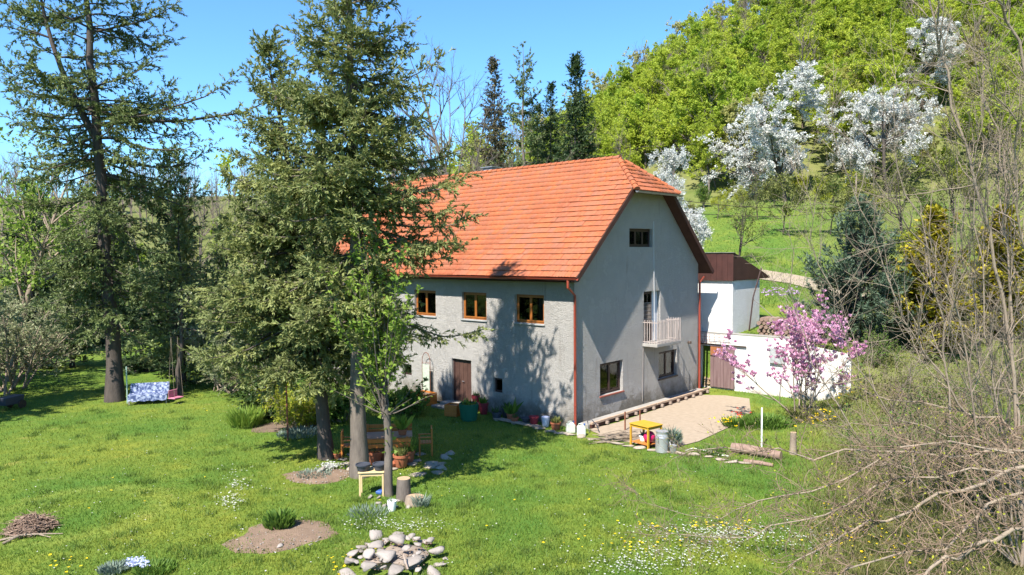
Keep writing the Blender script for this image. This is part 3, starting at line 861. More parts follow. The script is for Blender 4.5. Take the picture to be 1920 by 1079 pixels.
MESHES = {}
def make_tree(name, loc, wood, crown, wmat, cmat, label, cat, group=None, crown_name="crown", rz=0, wood_name="trunk"):
    e = empty(name, loc, rz, label, cat, group)
    def cached(arr, mat, build):
        k = (id(arr), mat.name)
        if k not in MESHES: MESHES[k] = (build(), arr)
        return MESHES[k][0]
    link(wood_name, cached(wood, wmat, lambda: np_mesh(name + "_wood", wood[0], [wood[1]], wmat, smooth=True)), e)
    if crown is not None: link(crown_name, cached(crown, cmat, lambda: np_mesh(name + "_" + crown_name, crown[0], [crown[1]], cmat, crown[2])), e)
    return e

def woody(rng, P0, D, L, r0, lv, K0=8, wob0=.06, bend0=(0, 0, 0), tip=.25):
    """Branching polylines. lv: per level dict(n, t0, t1, ang, ratio, bend, wob, K, flat, spread). Returns list of (P, R, L)."""
    P = grow(np.asarray(P0, float), np.asarray(D, float), L, K0, rng, bend0, wob0)
    out = [(P, radii(r0, np.asarray(r0) * tip, len(P), K0), np.asarray(L, float))]
    for q in lv:
        P, R_, L_ = out[-1]
        n = q['n'] if not q.get('per') else count(1, q['n'], L_)
        p, d, ix, t, r = kids(P, n, q.get('t0', .25), q.get('t1', 1), q.get('ang', .8), rng, R_, q.get('spread', .2), q.get('flat'))
        l_ = L_[ix] * q.get('ratio', .5) * (1.1 - q.get('short', .55) * t) * (.6 + .7 * rng.random(len(p)))
        k = q.get('K', 5)
        B = grow(p, d, l_, k, rng, q.get('bend', (0, 0, 0)), q.get('wob', .12), q.get('curl', 0))
        rr = np.maximum(np.minimum(r * .7, .02 * l_ + .004), q.get('rmin', .004))
        out.append((B, radii(rr, np.maximum(rr * tip, q.get('rmin', .004) * .6), len(B), k), l_))
    return out

def wood_vf(br, sides): return tubes([(b[0], b[1]) for b in br], sides)

def leaf_on(rng, B, n, ln, wd, ang=.9, t0=.2, up=True, per=False, spread=.4, jit=0.0):
    P, R_, L_ = B
    nn = n if not per else count(1, n, L_)
    p, d, ix, t, _ = kids(P, nn, t0, 1.0, ang, rng, spread=spread)
    if jit: p = p + rng.normal(size=p.shape) * jit
    u = None
    if up: u = np.zeros((len(p), 3)); u[:, 2] = 1.0
    V, F = leaves(p, d, ln * (.55 + .8 * rng.random(len(p))), wd * (.55 + .8 * rng.random(len(p))), rng, nrm=u)
    bv = rng.random(len(P))
    return V, F, np.clip(.5 * bv[ix] + .5 * rng.random(len(p)), 0, 1)

def one(n=1): return np.zeros((n, 3)), np.tile([[0, 0, 1.]], (n, 1))

# ---- three great conifers on the lawn
g = np.random.default_rng(11)
rdir = math.atan2(RH[1], RH[0]); fdir = math.atan2(FH[1], FH[0])        # world headings of "to the right" and "away"
p = at(215, 752)
w, c = conifer(g, 25.0, 5.6, .17, (-.9 * RH[0] - .2, -.9 * RH[1]), nl=185, tw=8, nd=44, twl=1.0, nlen=.175, nwid=.056, r0=.36, gap=.06, elev=(-22, 30), hang=-.55,
               prof=lambda s: np.where(s < .3, .55 + .3 * s, np.where(s < .45, .95, (1 - s) ** .55 * 1.25)),
               extra=[(13.2, rdir + .05, 9.6, .12), (13.5, rdir + .3, 7.0, .1), (12.6, rdir - .35, 6.0, -.05), (14.4, rdir + math.pi - .2, 6.2, .1), (17.5, rdir + .2, 4.8, .25), (3.9, rdir - .4, 2.6, -.5), (4.1, rdir + 2.9, 2.6, -.45), (4.4, rdir - 1.6, 2.4, -.5), (6, rdir + .3, 3.6, -.3)],
               fork=(.57, -2.6 * RH[0], -2.6 * RH[1], 9.0))
make_tree("conifer", (p[0], p[1], -.05), w, c, m_bark_dark, m_needle_b, "tall open conifer with a long bough reaching right, standing by the covered swing bench", "tree", "conifers on the lawn")
p = at(612, 860)
lx = -1.75
w, c = conifer(g, 14.1, 4.1, .26, (lx * RH[0], lx * RH[1]), nl=290, tw=11.5, nd=52, twl=.8, nlen=.155, nwid=.05, r0=.235, elev=(-26, 24), hang=-.75,
               prof=lambda s: np.where(s < .2, .78 + s, .98) * (1 - s) ** .95 + .05,
               extra=[(4.2, rdir + math.pi + .2, 3.9, -.35), (4.8, rdir + math.pi - .25, 4.0, -.25), (4.9, rdir + math.pi + .7, 4.2, -.3), (5.5, rdir + math.pi, 4.6, -.25)])
make_tree("conifer", (p[0], p[1], -.05), w, c, m_bark_dark, m_needle, "leaning conifer with a dark ivied trunk, its crown sweeping down towards the lawn", "tree", "conifers on the lawn")
p = at(675, 893)
w, c = conifer(g, 18.6, 4.0, .26, (-.1, .1), nl=280, tw=10.5, nd=50, twl=.9, nlen=.15, nwid=.048, r0=.26, elev=(-20, 32), hang=-.65,
               prof=lambda s: np.where(s < .25, .62 + 1.3 * s, .96) * (1 - s) ** .8 + .05,
               extra=[(12.5, rdir - 1.3, 2.4, .1), (11.6, rdir - 1.7, 2.6, .05), (10.8, rdir - 1.2, 2.8, 0), (10.2, rdir - 2.0, 2.8, 0), (13.4, rdir - 1.5, 2.0, .2), (9.2, rdir - 1.5, 3.0, -.1), (8.2, rdir - 1.2, 3.2, -.1), (7.0, rdir - 1.8, 3.2, -.2), (6.0, rdir - 1.2, 3.0, -.25), (9.7, rdir + .25, 4.0, .1), (9.0, rdir - .2, 3.8, .0), (8.0, rdir + .1, 3.6, -.05), (7.2, rdir - .1, 3.6, -.2), (5.3, rdir + .15, 4.0, -.28), (12.0, rdir + .1, 3.0, .35)])
make_tree("conifer", (p[0], p[1], -.05), w, c, m_bark_grey, m_needle, "tallest conifer with a straight grey-brown trunk rising beside the garden table", "tree", "conifers on the lawn")

# ---- more conifers to the left and behind the house: a few shapes, each placed by hand
def proto(seed, *a, **k): return conifer(np.random.default_rng(seed), *a, **k)
pA = proto(21, 13, 3.6, .05, (0, 0), nl=170, tw=7, nd=20, twl=.9, nlen=.3, nwid=.1, r0=.2, elev=(-20, 40))
pB = proto(22, 9.5, 2.3, .03, (0, 0), nl=160, tw=8, nd=22, twl=.65, nlen=.24, nwid=.08, r0=.13, elev=(-5, 50), droop=-.2)
pC = proto(23, 24, 4.6, .1, (0, 0), nl=300, tw=6, nd=20, twl=.95, nlen=.3, nwid=.11, r0=.26, elev=(-34, 12), hang=-1.0, prof=lambda s: (1 - s) ** .95 + .03)
pD = proto(24, 26, 4.8, .1, (0, 0), nl=110, tw=5, nd=26, twl=1.3, nlen=.3, nwid=.11, r0=.26, gap=.1, elev=(-15, 35), hang=-1.2)
pE = proto(25, 21, 5.0, .03, (0, 0), nl=380, tw=6, nd=20, twl=.9, nlen=.3, nwid=.11, r0=.24, elev=(-34, 12), hang=-1.0, prof=lambda s: (1 - s) ** .95 + .03)
def put(name, pr, th, d, sc, wm, cm, label, cat="tree", group=None, rz=0, zoff=-.1, **k):
    x, y = polar(th, d)
    o = make_tree(name, (x, y, h1(x, y) + zoff), pr[0], pr[1], wm, cm, label, cat, group, rz=rz, **k)
    o.scale = (sc, sc, sc) if not isinstance(sc, tuple) else sc
    return o
def TH(px): return math.degrees(math.atan((px - 960) / FPX))
put("fir_tree", pA, TH(325), 45, 1.02, m_bark_dark, m_needle_dark, "dark fir with a broad crown behind the tall open conifer", group="firs beyond the lawn", rz=1)
put("fir_tree", pB, TH(338), 38.5, 1.0, m_bark_dark, m_needle, "slim light green spruce between the swing bench and the dark fir", group="firs beyond the lawn", rz=2)
put("fir_tree", pA, TH(60), 52, .95, m_bark_dark, m_needle_dark, "dark fir half hidden behind pale bushes at the lawn's far left edge", group="firs beyond the lawn", rz=3)
put("fir_tree", pB, TH(130), 46, 1.0, m_bark_dark, m_needle_b, "short green spruce just left of the tall open conifer's trunk", group="firs beyond the lawn", rz=4)
put("fir_tree", pB, TH(425), 42, .95, m_bark_dark, m_needle, "spruce filling the gap between the dark fir and the leaning conifer", group="firs beyond the lawn", rz=5)
put("fir_tree", pA, TH(215), 58, .9, m_bark_dark, m_needle_dark, "dark fir straight behind the tall open conifer's trunk", group="firs beyond the lawn", rz=.4)
put("spruce_tree", pC, TH(930), 82, 1.05, m_bark_far, m_needle_brown, "brownish tall spruce full of bare twigs right of the bare tree above the roof", group="conifers behind the house", rz=1)
put("spruce_tree", pD, TH(983), 80, 1.0, m_bark_far, m_needle_b, "tall sparse spruce with hanging boughs and sky between them above the roof", group="conifers behind the house", rz=.5)
put("spruce_tree", pC, TH(1034), 84, .9, m_bark_far, m_needle_dark, "narrow dark spruce between the sparse spruce and the dense one", group="conifers behind the house", rz=2.2)
put("spruce_tree", pE, TH(1080), 76, 1.05, m_bark_far, m_needle_dark, "dense dark green spruce at the edge of the bright wooded hillside", group="conifers behind the house", rz=.3)
put("spruce_tree", pC, TH(1010), 90, .85, m_bark_far, m_needle_dark, "half hidden dark spruce behind the sparse spruce with hanging boughs", group="conifers behind the house", rz=4)

# ---- bare trees
def bare(seed, Hh, stems=1, fork=.35, dens=1.0, sp=.55, tw=.6):
    r = np.random.default_rng(seed)
    P0, D = one(stems); D[:, :2] += r.normal(size=(stems, 2)) * .12
    br = woody(r, P0, D, Hh * (.85 + .15 * r.random(stems)), np.full(stems, Hh * .012), [
        dict(n=int(16 * dens), t0=fork, t1=.98, ang=sp, ratio=.5, bend=(0, 0, .5), K=6, wob=.08, short=.6),
        dict(n=int(8 * dens), t0=.25, ang=.65, ratio=.42, bend=(0, 0, .35), K=4, rmin=.012),
        dict(n=int(6 * dens), t0=.2, ang=tw, ratio=.45, bend=(0, 0, .2), K=3, rmin=.009)], K0=10, wob0=.04)
    return wood_vf(br, [7, 4, 3, 3]), None
b1 = bare(31, 24, 1, .3, 1.15, .6); b2 = bare(32, 13, 2, .25, 1.0, .8); b3 = bare(33, 14, 1, .25, .85, .5); b4 = bare(34, 9, 4, .15, .8, .6)
put("bare_tree", b1, TH(872), 70, 1.0, m_bark_far, None, "tall leafless tree against the blue sky left of the spruces", group="bare trees behind the house")
for k, (px, d, sc, lab) in enumerate([(905, 66, 1.05, "grey leafless tree rising just over the chimney"), (960, 64, .95, "leafless spreading tree right of the chimney, below the sparse spruce"), (1020, 66, .9, "tangled bare tree between the roof ridge and the dark spruces"), (845, 62, .95, "bare spreading tree half hidden behind the tallest conifer's boughs"), (800, 75, 1.1, "leafless tree behind the tallest conifer's crown")]):
    put("bare_tree", b2, TH(px), d, sc, m_bare_twig, None, lab, group="bare trees behind the house", rz=k * 1.7)

put("fir_tree", pA, -47, 26, 1.45, m_bark_dark, m_needle_dark, "tall dark fir beyond the picture's left edge shading the far lawn", rz=2.2)
put("fir_tree", pA, -45.5, 33, 1.3, m_bark_dark, m_needle_dark, "second dark fir beyond the left edge, farther from the house", rz=.9)

# ---- the wooded hillside: broadleaf trees in young leaf, each one an object
def leafy(seed, Hh, stems=1, n1=14, n2=7, n3=5, nl=7, ll=.42, lw=.3, sp=.75, cbase=.3, r1=.5, thin=False):
    r = np.random.default_rng(seed)
    P0, D = one(stems); D[:, :2] += r.normal(size=(stems, 2)) * .15
    br = woody(r, P0, D, Hh * (.75 + .2 * r.random(stems)), np.full(stems, Hh * .014), [
        dict(n=n1, t0=cbase, ang=sp, ratio=r1, bend=(0, 0, .6), K=5, short=.45),
        dict(n=n2, t0=.25, ang=.7, ratio=.5, K=3, rmin=.012),
        dict(n=n3, t0=.3, ang=.8, ratio=.55, K=2, rmin=.008)], K0=7, wob0=.05)
    V, F, v = leaf_on(r, br[3], nl, ll, lw, t0=.1, jit=.12)
    wv = wood_vf(br[:2], [5, 3]) if thin else wood_vf(br[:3], [6, 4, 3])
    return wv, (V, F, v)
def two_mat(name, pr, wm, cm):
    V, F = merge((pr[0][0], pr[0][1]), (pr[1][0], pr[1][1])); nw = len(pr[0][1])
    me = np_mesh(name, V, [F], [wm, cm], np.concatenate([np.zeros(nw), pr[1][2]]))
    me.polygons.foreach_set("material_index", np.concatenate([np.zeros(nw, np.int32), np.ones(len(pr[1][1]), np.int32)]))
    return me
def one_mat(name, pr, wm): return np_mesh(name, pr[0][0], [pr[0][1]], wm)
m_hill_y = leafmat("beech_leaf_yellow_green", (0.338, 0.405, 0.036), (0.546, 0.594, 0.090), .5, objrnd=(.28, .36, .035))
m_hill_g = leafmat("hornbeam_leaf_green", (0.210, 0.336, 0.030), (0.378, 0.476, 0.060), .5, objrnd=(.33, .39, .05))
m_hill_o = leafmat("budding_oak_olive", (0.269, 0.262, 0.096), (0.384, 0.388, 0.156), .45, objrnd=(.38, .38, .09))
fp = [leafy(40 + k, hh, n1=a, cbase=cb, ll=.31, lw=.23, nl=14) for k, (hh, a, cb) in enumerate([(13, 17, .12), (14, 16, .14), (12, 18, .1), (15, 16, .15), (11, 16, .1)])]
fm = [two_mat("hillside_tree", pr, m_bark_far, cm) for pr in fp[:4] for cm in (m_hill_y, m_hill_g)] + [two_mat("hillside_tree", fp[4], m_bark_far, m_hill_o), two_mat("hillside_tree", fp[1], m_bark_far, m_hill_o)]
fb = [one_mat("hillside_tree", b3, m_bare_twig), one_mat("hillside_tree", b2, m_bare_twig)]
hr = np.random.default_rng(5)
cells = []
d = 98.0
while d < 268:
    stepth = math.degrees(5.6 / d)
    th = 1.5 + hr.random() * stepth
    while th < 38:
        dd = d + hr.normal() * 1.8; tt = th + hr.normal() * stepth * .25
        lo = (122 if tt < 12 else 110 if tt < 16 else 112 if tt < 22.5 else 112 if tt < 27.5 else 104)
        if dd > lo: cells.append((dd, tt))
        th += stepth
    d += 5.2 + d * .010
hl = dict(y="bright yellow-green tree on the wooded hillside", g="fresh mid-green tree on the wooded hillside", o="olive-brown budding tree on the wooded hillside", b="grey leafless tree among the green hillside trees")
rest = []
cells.sort()
for i, (dd, tt) in enumerate(cells):
    x, y = polar(tt, dd); z = h1(x, y)
    crest = dd > 235 or (tt < 12 and dd > 215)
    q = hr.random()
    if crest: k = 'o' if q < .4 else ('b' if q < .85 else 'y')
    else:
        pb = .1 + .25 * (abs(tt - 21.5) < 1.6 and dd > 150)
        k = 'b' if q < pb else ('y' if q < .55 else ('g' if q < .92 else 'o'))
    me = {'y': fm[2 * int(hr.integers(4))], 'g': fm[2 * int(hr.integers(4)) + 1], 'o': fm[8 + int(hr.integers(2))], 'b': fb[int(hr.integers(2))]}[k]
    rz, sc = hr.random() * 6.28, .75 + .45 * hr.random()
    if abs(tt - math.degrees(math.atan(762 / FPX))) < 2.6 and dd < 139: sc *= .55
    if i < 290:
        o = link("hillside_tree", me); o.location = (x, y, z - .3); o.rotation_euler = (0, 0, rz); o.scale = (sc * 1.1, sc * 1.1, sc)
        zone = ("high on the crest against the sky" if dd > 215 else "at the foot of the wooded slope" if dd < 132 else "midway up the wooded slope") + (" over the spruces and roof ridge" if tt < 9 else " above the roof's hip end" if tt < 15 else " behind the great cherry" if tt < 22.5 else " above the right cherries" if tt < 29 else " towards the right edge")
        tag(o, hl[k].split(" on the")[0].split(" among")[0] + " " + zone, "tree", dict(y="yellow-green hillside trees", g="mid-green hillside trees", o="olive hillside trees", b="leafless hillside trees")[k])
    else: rest.append((me, x, y, z, rz, sc))
def join_far(name, items):
    """Many far trees as one mesh."""
    bm_v = []; bm_f = []; var = []; mi = []; mats = []; off = 0
    for me, x, y, z, rz, sc in items:
        nv = len(me.vertices); co = np.empty(nv * 3, np.float32); me.vertices.foreach_get("co", co); co = co.reshape(-1, 3) * sc
        c_, s_ = math.cos(rz), math.sin(rz)
        co = np.stack([co[:, 0] * c_ - co[:, 1] * s_ + x, co[:, 0] * s_ + co[:, 1] * c_ + y, co[:, 2] + z], 1)
        f = np.empty(len(me.polygons) * 4, np.int32); me.loops.foreach_get("vertex_index", f); f = f.reshape(-1, 4)
        pm = np.empty(len(f), np.int32); me.polygons.foreach_get("material_index", pm)
        # keep every third leaf, enlarged by nothing: far away the crown still closes
        vv = np.zeros(len(f), np.float32)
        if "var" in me.attributes: me.attributes["var"].data.foreach_get("value", vv)
        lm = []
        for q in me.materials:
            if q not in mats: mats.append(q)
            lm.append(mats.index(q))
        bm_v.append(co); bm_f.append(f + off); var.append(vv); mi.append(np.array(lm)[pm]); off += nv
    me = np_mesh(name, np.concatenate(bm_v), [np.concatenate(bm_f)], mats, np.concatenate(var)); me.polygons.foreach_set("material_index", np.concatenate(mi).astype(np.int32))
    return me
light = [two_mat("far_tree", leafy(60 + k, 12, n1=11, n2=5, n3=2, nl=5, ll=.75, lw=.55, cbase=.12, thin=True), m_bark_far, cm) for k, cm in enumerate((m_hill_y, m_hill_g, m_hill_o))]
def thin_bare(seed, Hh):
    r = np.random.default_rng(seed); P0, D = one()
    br = woody(r, P0, D, [Hh], [.16], [dict(n=13, t0=.25, ang=.5, ratio=.5, bend=(0, 0, .5), K=3, rmin=.03), dict(n=5, t0=.2, ang=.6, ratio=.5, K=2, rmin=.022)], K0=6, wob0=.04)
    return wood_vf(br, 3), None
lightb = [one_mat("far_bare_tree", thin_bare(70, 13), m_bare_twig), one_mat("far_bare_tree", thin_bare(71, 12), m_bare_twig)]
items = []
for me, x, y, z, rz, sc in rest:
    k = 3 if me in fb else (2 if me in fm[8:] else (0 if me in fm[0:8:2] else 1))
    items.append(((lightb[int(hr.integers(2))] if k == 3 else light[k]), x, y, z - .3, rz, sc * 1.1))
if items:
    o = link("far_wood", join_far("far_wood", items)); tag(o, "trees of the upper slope and crest merging into one wooded mass", "forest", kind="stuff")
# far leafless wood on the low ridge to the left and behind the roof
items = []
for i in range(150):
    th = -37 + 40 * hr.random(); dd = 150 + 105 * hr.random()
    x, y = polar(th, dd); items.append((lightb[int(hr.integers(2))] if hr.random() < (.92 if th < -8 else .5) else light[2 if hr.random() < .5 else 0], x, y, h1(x, y) - .3, hr.random() * 6.28, .8 + .5 * hr.random()))
o = link("far_bare_wood", join_far("far_bare_wood", items)); tag(o, "leafless purplish wood along the low ridge beyond the lawn", "forest", kind="stuff")

# ---- blossoming cherries
def cherry(seed, Hh, Rr, nl, ll, asym=(0, 0), stems=1, dens=1.0):
    r = np.random.default_rng(seed); P0, D = one(stems); D[:, :2] += r.normal(size=(stems, 2)) * .12 + np.array(asym) * .1
    br = woody(r, P0, D, Hh * (.72 + .15 * r.random(stems)), np.full(stems, Hh * .02), [
        dict(n=int(17 * dens), t0=.14, ang=1.05, ratio=Rr / Hh * 1.35, bend=(0, 0, .35), K=6, short=.5, wob=.16),
        dict(n=int(10 * dens), t0=.2, ang=.85, ratio=.5, bend=(0, 0, -.1), K=4, rmin=.015, wob=.2),
        dict(n=7, t0=.2, ang=.8, ratio=.5, bend=(0, 0, -.5), K=3, rmin=.01)], K0=7, wob0=.08)
    V, F, v = leaf_on(r, br[3], nl, ll, ll * .9, ang=1.1, t0=.05, jit=.12, up=False)
    return wood_vf(br, [7, 5, 3, 3]), (V, F, v)
put("cherry_tree", cherry(81, 17.5, 9.6, 34, .25), TH(1470), 104, 1.0, m_bark_dark, m_blossom, "great white blossoming cherry with a dark trunk, left one on the hillside foot", group="blossoming cherries", crown_name="blossom", zoff=-.4)
put("cherry_tree", cherry(82, 16.5, 9.4, 34, .25), TH(1665), 106, 1.0, m_bark_dark, m_blossom, "white blossoming cherry on the slope right of the great one", group="blossoming cherries", crown_name="blossom", rz=1.3)
put("cherry_tree", cherry(83, 18.5, 6.8, 28, .25), TH(1722), 136, 1.0, m_bark_dark, m_blossom, "thinner white blossoming cherry standing highest on the slope", group="blossoming cherries", crown_name="blossom", rz=2)
put("cherry_tree", cherry(84, 11.0, 4.2, 14, .16), TH(1240), 80, (.72, .72, .92), m_bark_dark, m_blossom, "grey-white blossoming cherry just behind the roof's right hip", group="blossoming cherries", crown_name="blossom", rz=3)
put("cherry_tree", cherry(85, 7.5, 3.2, 12, .14), TH(1290), 58, (.62, .62, .78), m_bark_dark, m_blossom, "small white blossoming cherry behind the right verge of the roof", group="blossoming cherries", crown_name="blossom", rz=4)

# ---- orchard and scrub on the meadow behind the shed
orch = leafy(90, 4.6, n1=12, n2=7, n3=5, nl=6, ll=.16, lw=.11, sp=1.0, cbase=.35, r1=.62)
orch2 = leafy(91, 5.0, 2, n1=9, n2=7, n3=5, nl=3, ll=.14, lw=.1, sp=.9, cbase=.25, r1=.6)
for px, d, pr, cm, sc, lab in [(1468, 76, orch, m_leaf_olive, 1.25, "small orchard tree with a dark trunk below the great cherry"), (1556, 74, orch, m_leaf_olive, 1.2, "second small orchard tree, right along the meadow from the dark-trunked one"), (1385, 62, orch2, m_leaf_olive, 1.05, "sparse budding fruit tree nearest the shed roof"),
                              (1420, 86, orch2, m_leaf_olive, .9, "low yellowish tree behind the sparse fruit tree"), (1520, 92, orch, m_leaf_yel, .85, "yellow-green bush-like tree under the gap between the two cherries"), (1610, 80, orch2, m_leaf_olive, .95, "thin olive tree below the right cherry"), (1600, 95, orch, m_leaf_yel, .9, "yellow-green tree at the foot of the right cherry"),
                              (1345, 90, orch, m_leaf_yel, .8, "yellowish small tree between the roof hip and the great cherry"), (1690, 70, orch2, m_leaf_olive, 1.4, "twiggy olive scrub tree behind the golden thuja"), (1790, 72, orch2, m_leaf_olive, 1.5, "tall twiggy scrub tree at the right, above the golden thuja"), (1880, 66, orch2, m_leaf_olive, 1.5, "twiggy scrub tree at the picture's right edge")]:
    put("orchard_tree", pr, TH(px), d, sc, m_bark_dark, cm, lab, group="orchard and scrub trees on the meadow", rz=px)
scrub = leafy(92, 3.2, 6, n1=8, n2=6, n3=4, nl=3, ll=.15, lw=.1, sp=.6, cbase=.15, r1=.5)
sl_ = [(1620, 60), (1700, 58), (1760, 62), (1850, 56), (1640, 84), (1730, 88), (1820, 84), (1900, 90), (1560, 100), (1450, 98), (1390, 100), (1320, 104), (1680, 100), (1790, 102), (1880, 108), (1290, 86), (1500, 108), (1745, 74), (1835, 100)]
for i, (px, d) in enumerate(sl_):
    put("scrub_bush", scrub, TH(px), d, .75 + .4 * hr.random(), m_bare_twig, [m_leaf_olive, m_leaf_yel, m_leaf_bush][i % 3], ["olive twiggy bush on the slope under the cherries", "yellow-green bush on the slope under the cherries", "mid-green bush on the slope under the cherries"][i % 3], "bush", ["olive slope bushes", "yellow slope bushes", "green slope bushes"][i % 3], rz=i)

# ---- pine and golden thuja right of the yard
pin = conifer(np.random.default_rng(95), 6.3, 3.1, .02, (0, 0), nl=180, tw=8.5, nd=34, twl=.6, nlen=.2, nwid=.055, r0=.14, elev=(0, 55), droop=.1, hang=.35, prof=lambda s: np.minimum(1, 1.25 - 1.1 * s))
put("pine_tree", pin, TH(1612), 35.5, (1.18, 1.18, 1.05), m_bark_dark, m_needle_blue, "dense blue-green pine on the bank behind the pink magnolia", rz=1)
thj = conifer(np.random.default_rng(96), 6.2, 1.9, .0, (0, 0), nl=230, tw=9, nd=30, twl=.45, nlen=.17, nwid=.085, r0=.1, elev=(35, 75), droop=.2, hang=.5, prof=lambda s: np.minimum(1, .75 + .9 * s) * (1 - s) ** .5 + .05)
put("thuja", thj, TH(1752), 34, (1.85, 1.85, 1.04), m_bark_dark, m_thuja, "golden-yellow thuja beside the blue-green pine", "conifer", "golden thujas", rz=0)
put("thuja", thj, TH(1880), 36, (1.7, 1.7, .98), m_bark_dark, m_thuja, "second golden thuja at the right edge behind bare twigs", "conifer", "golden thujas", rz=2)

# ---- bushes at the left and around the middle
def bush(seed, Hh, Rr, stems, nl, ll, lw, sp=.7):
    r = np.random.default_rng(seed); P0, D = one(stems); P0[:, :2] += r.normal(size=(stems, 2)) * Rr * .12; D[:, :2] += r.normal(size=(stems, 2)) * Rr / Hh * .9
    br = woody(r, P0, D, Hh * (.6 + .5 * r.random(stems)), np.full(stems, .012 * Hh), [
        dict(n=7, t0=.15, ang=sp, ratio=.55, K=4, bend=(0, 0, .1)), dict(n=6, t0=.1, ang=.8, ratio=.5, K=3, rmin=.004)], K0=6, wob0=.1)
    V, F, v = leaf_on(r, br[2], nl, ll, lw, t0=.0, jit=.03)
    return wood_vf(br, [5, 3, 3]), (V, F, v)
bw = bush(101, 5.2, 4.2, 18, 20, .16, .085)
def pb(name, pr, px, py, wm, cm, label, cat="bush", group=None, rz=0, sc=1.0, z=None):
    q = at(px, py); o = make_tree(name, (q[0], q[1], h1(q[0], q[1]) - .03), pr[0], pr[1], wm, cm, label, cat, group, rz=rz, crown_name="foliage", wood_name="stem"); o.scale = (sc,) * 3 if not isinstance(sc, tuple) else sc; return o
pb("bush", bw, 15, 735, m_bark_pale, m_leaf_pale, "large pale-leaved bush at the lawn's left edge", group="bushes at the lawn's edge")
pb("bush", bw, 70, 690, m_bark_pale, m_leaf_pale, "pale-leaved bush a little farther back than the large one at the left edge", group="bushes at the lawn's edge", rz=2, sc=.85)
pb("bush", bw, 425, 735, m_bark_pale, m_leaf_pale, "whitish budding bush under the leaning conifer's sweeping boughs", group="bushes at the lawn's edge", rz=4, sc=(.7, .7, .62))
put("birch_tree", leafy(103, 15, 1, n1=15, n2=8, n3=5, nl=6, ll=.24, lw=.16, cbase=.35, r1=.42), TH(10), 41, 1.0, m_bark_pale, m_leaf_spring, "light green leafy tree at the far left edge", rz=1)
bq = bush(104, 4.5, 3, 14, 7, .16, .09)
for i, (px, d, cm, lab) in enumerate([(20, 62, m_leaf_olive, "olive bush behind the lawn at the far left"), (95, 64, m_leaf_bush, "green bush behind the short spruce at the left"), (165, 66, m_leaf_olive, "olive bush behind the tall open conifer, left of its trunk"), (260, 64, m_leaf_bush, "green bush behind the tall open conifer, right of its trunk"), (385, 62, m_leaf_olive, "olive bush beyond the bare soil strip"), (440, 66, m_leaf_bush, "green bush beyond the lawn near the leaning conifer"), (55, 80, m_leaf_yel, "yellow-green bush far behind the left edge of the lawn"), (300, 82, m_leaf_olive, "olive bush far behind the swing bench")]):
    x, y = polar(TH(px), d); o = make_tree("bush", (x, y, h1(x, y)), bq[0], bq[1], m_bark_pale, cm, lab, "bush", "bushes beyond the lawn", rz=i, crown_name="foliage", wood_name="stem"); o.scale = (1.3, 1.3, 1.15)
# leaning small tree by the swing
r = np.random.default_rng(107); P0, D = one(); D[0] = (-.12 * RH[0] + .0, -.12 * RH[1], 1)
br = woody(r, P0, D, [4.6], [.16], [dict(n=9, t0=.45, ang=.9, ratio=.5, K=5), dict(n=6, t0=.2, ang=.8, ratio=.5, K=3)], K0=7, wob0=.1)
V, F, v = leaf_on(r, br[2], 7, .14, .08)
q = at(338, 742); make_tree("fruit_tree", (q[0], q[1], 0), wood_vf(br, [8, 5, 3]), (V, F, v), m_bark_dark, m_leaf_pale, "small leaning dark-trunked tree right of the swing bench", "tree")
pb("forsythia", bush(108, 1.9, 1.5, 22, 10, .12, .05), 555, 800, m_bark_pale, m_leaf_yel, "bright yellow-green shrub behind the iron pole", "shrub")
pb("shrub", bush(109, 1.5, 1.0, 14, 12, .12, .08), 487, 785, m_bark_dark, m_leaf_dark, "dark glossy round shrub left of the yellow-green one", "shrub")
pb("shrub", bush(111, 1.7, 1.3, 18, 12, .11, .07), 640, 790, m_bark_pale, m_leaf_bush, "green shrub between the two conifer trunks", "shrub")
pb("shrub", bush(112, 1.4, 1.5, 18, 12, .1, .07), 745, 775, m_bark_pale, m_leaf_bush, "green shrub at the house wall behind the garden table", "shrub")
# ivy up the leaning conifer's trunk and shoots of climbing growth between the trunks
r = np.random.default_rng(113)
q = at(612, 860); N = 1700; zz = 2.2 + 5.2 * r.random(N) ** .8; an = r.random(N) * 6.28; rr = .25 + .3 * r.random(N) ** 2
C = np.stack([q[0] + (-1.75 * RH[0]) * (zz / 15) ** 1.4 + np.cos(an) * rr, q[1] + (-1.75 * RH[1]) * (zz / 15) ** 1.4 + np.sin(an) * rr, zz], 1)
D = np.stack([np.cos(an), np.sin(an), -.3 + .4 * r.normal(size=N)], 1)
V, F = leaves(C, D, .11 + .06 * r.random(N), .09, r); o = link("ivy", np_mesh("ivy", V, [F], m_leaf_bush, r.random(N))); tag(o, "ivy climbing the leaning conifer's trunk", "ivy", kind="stuff")

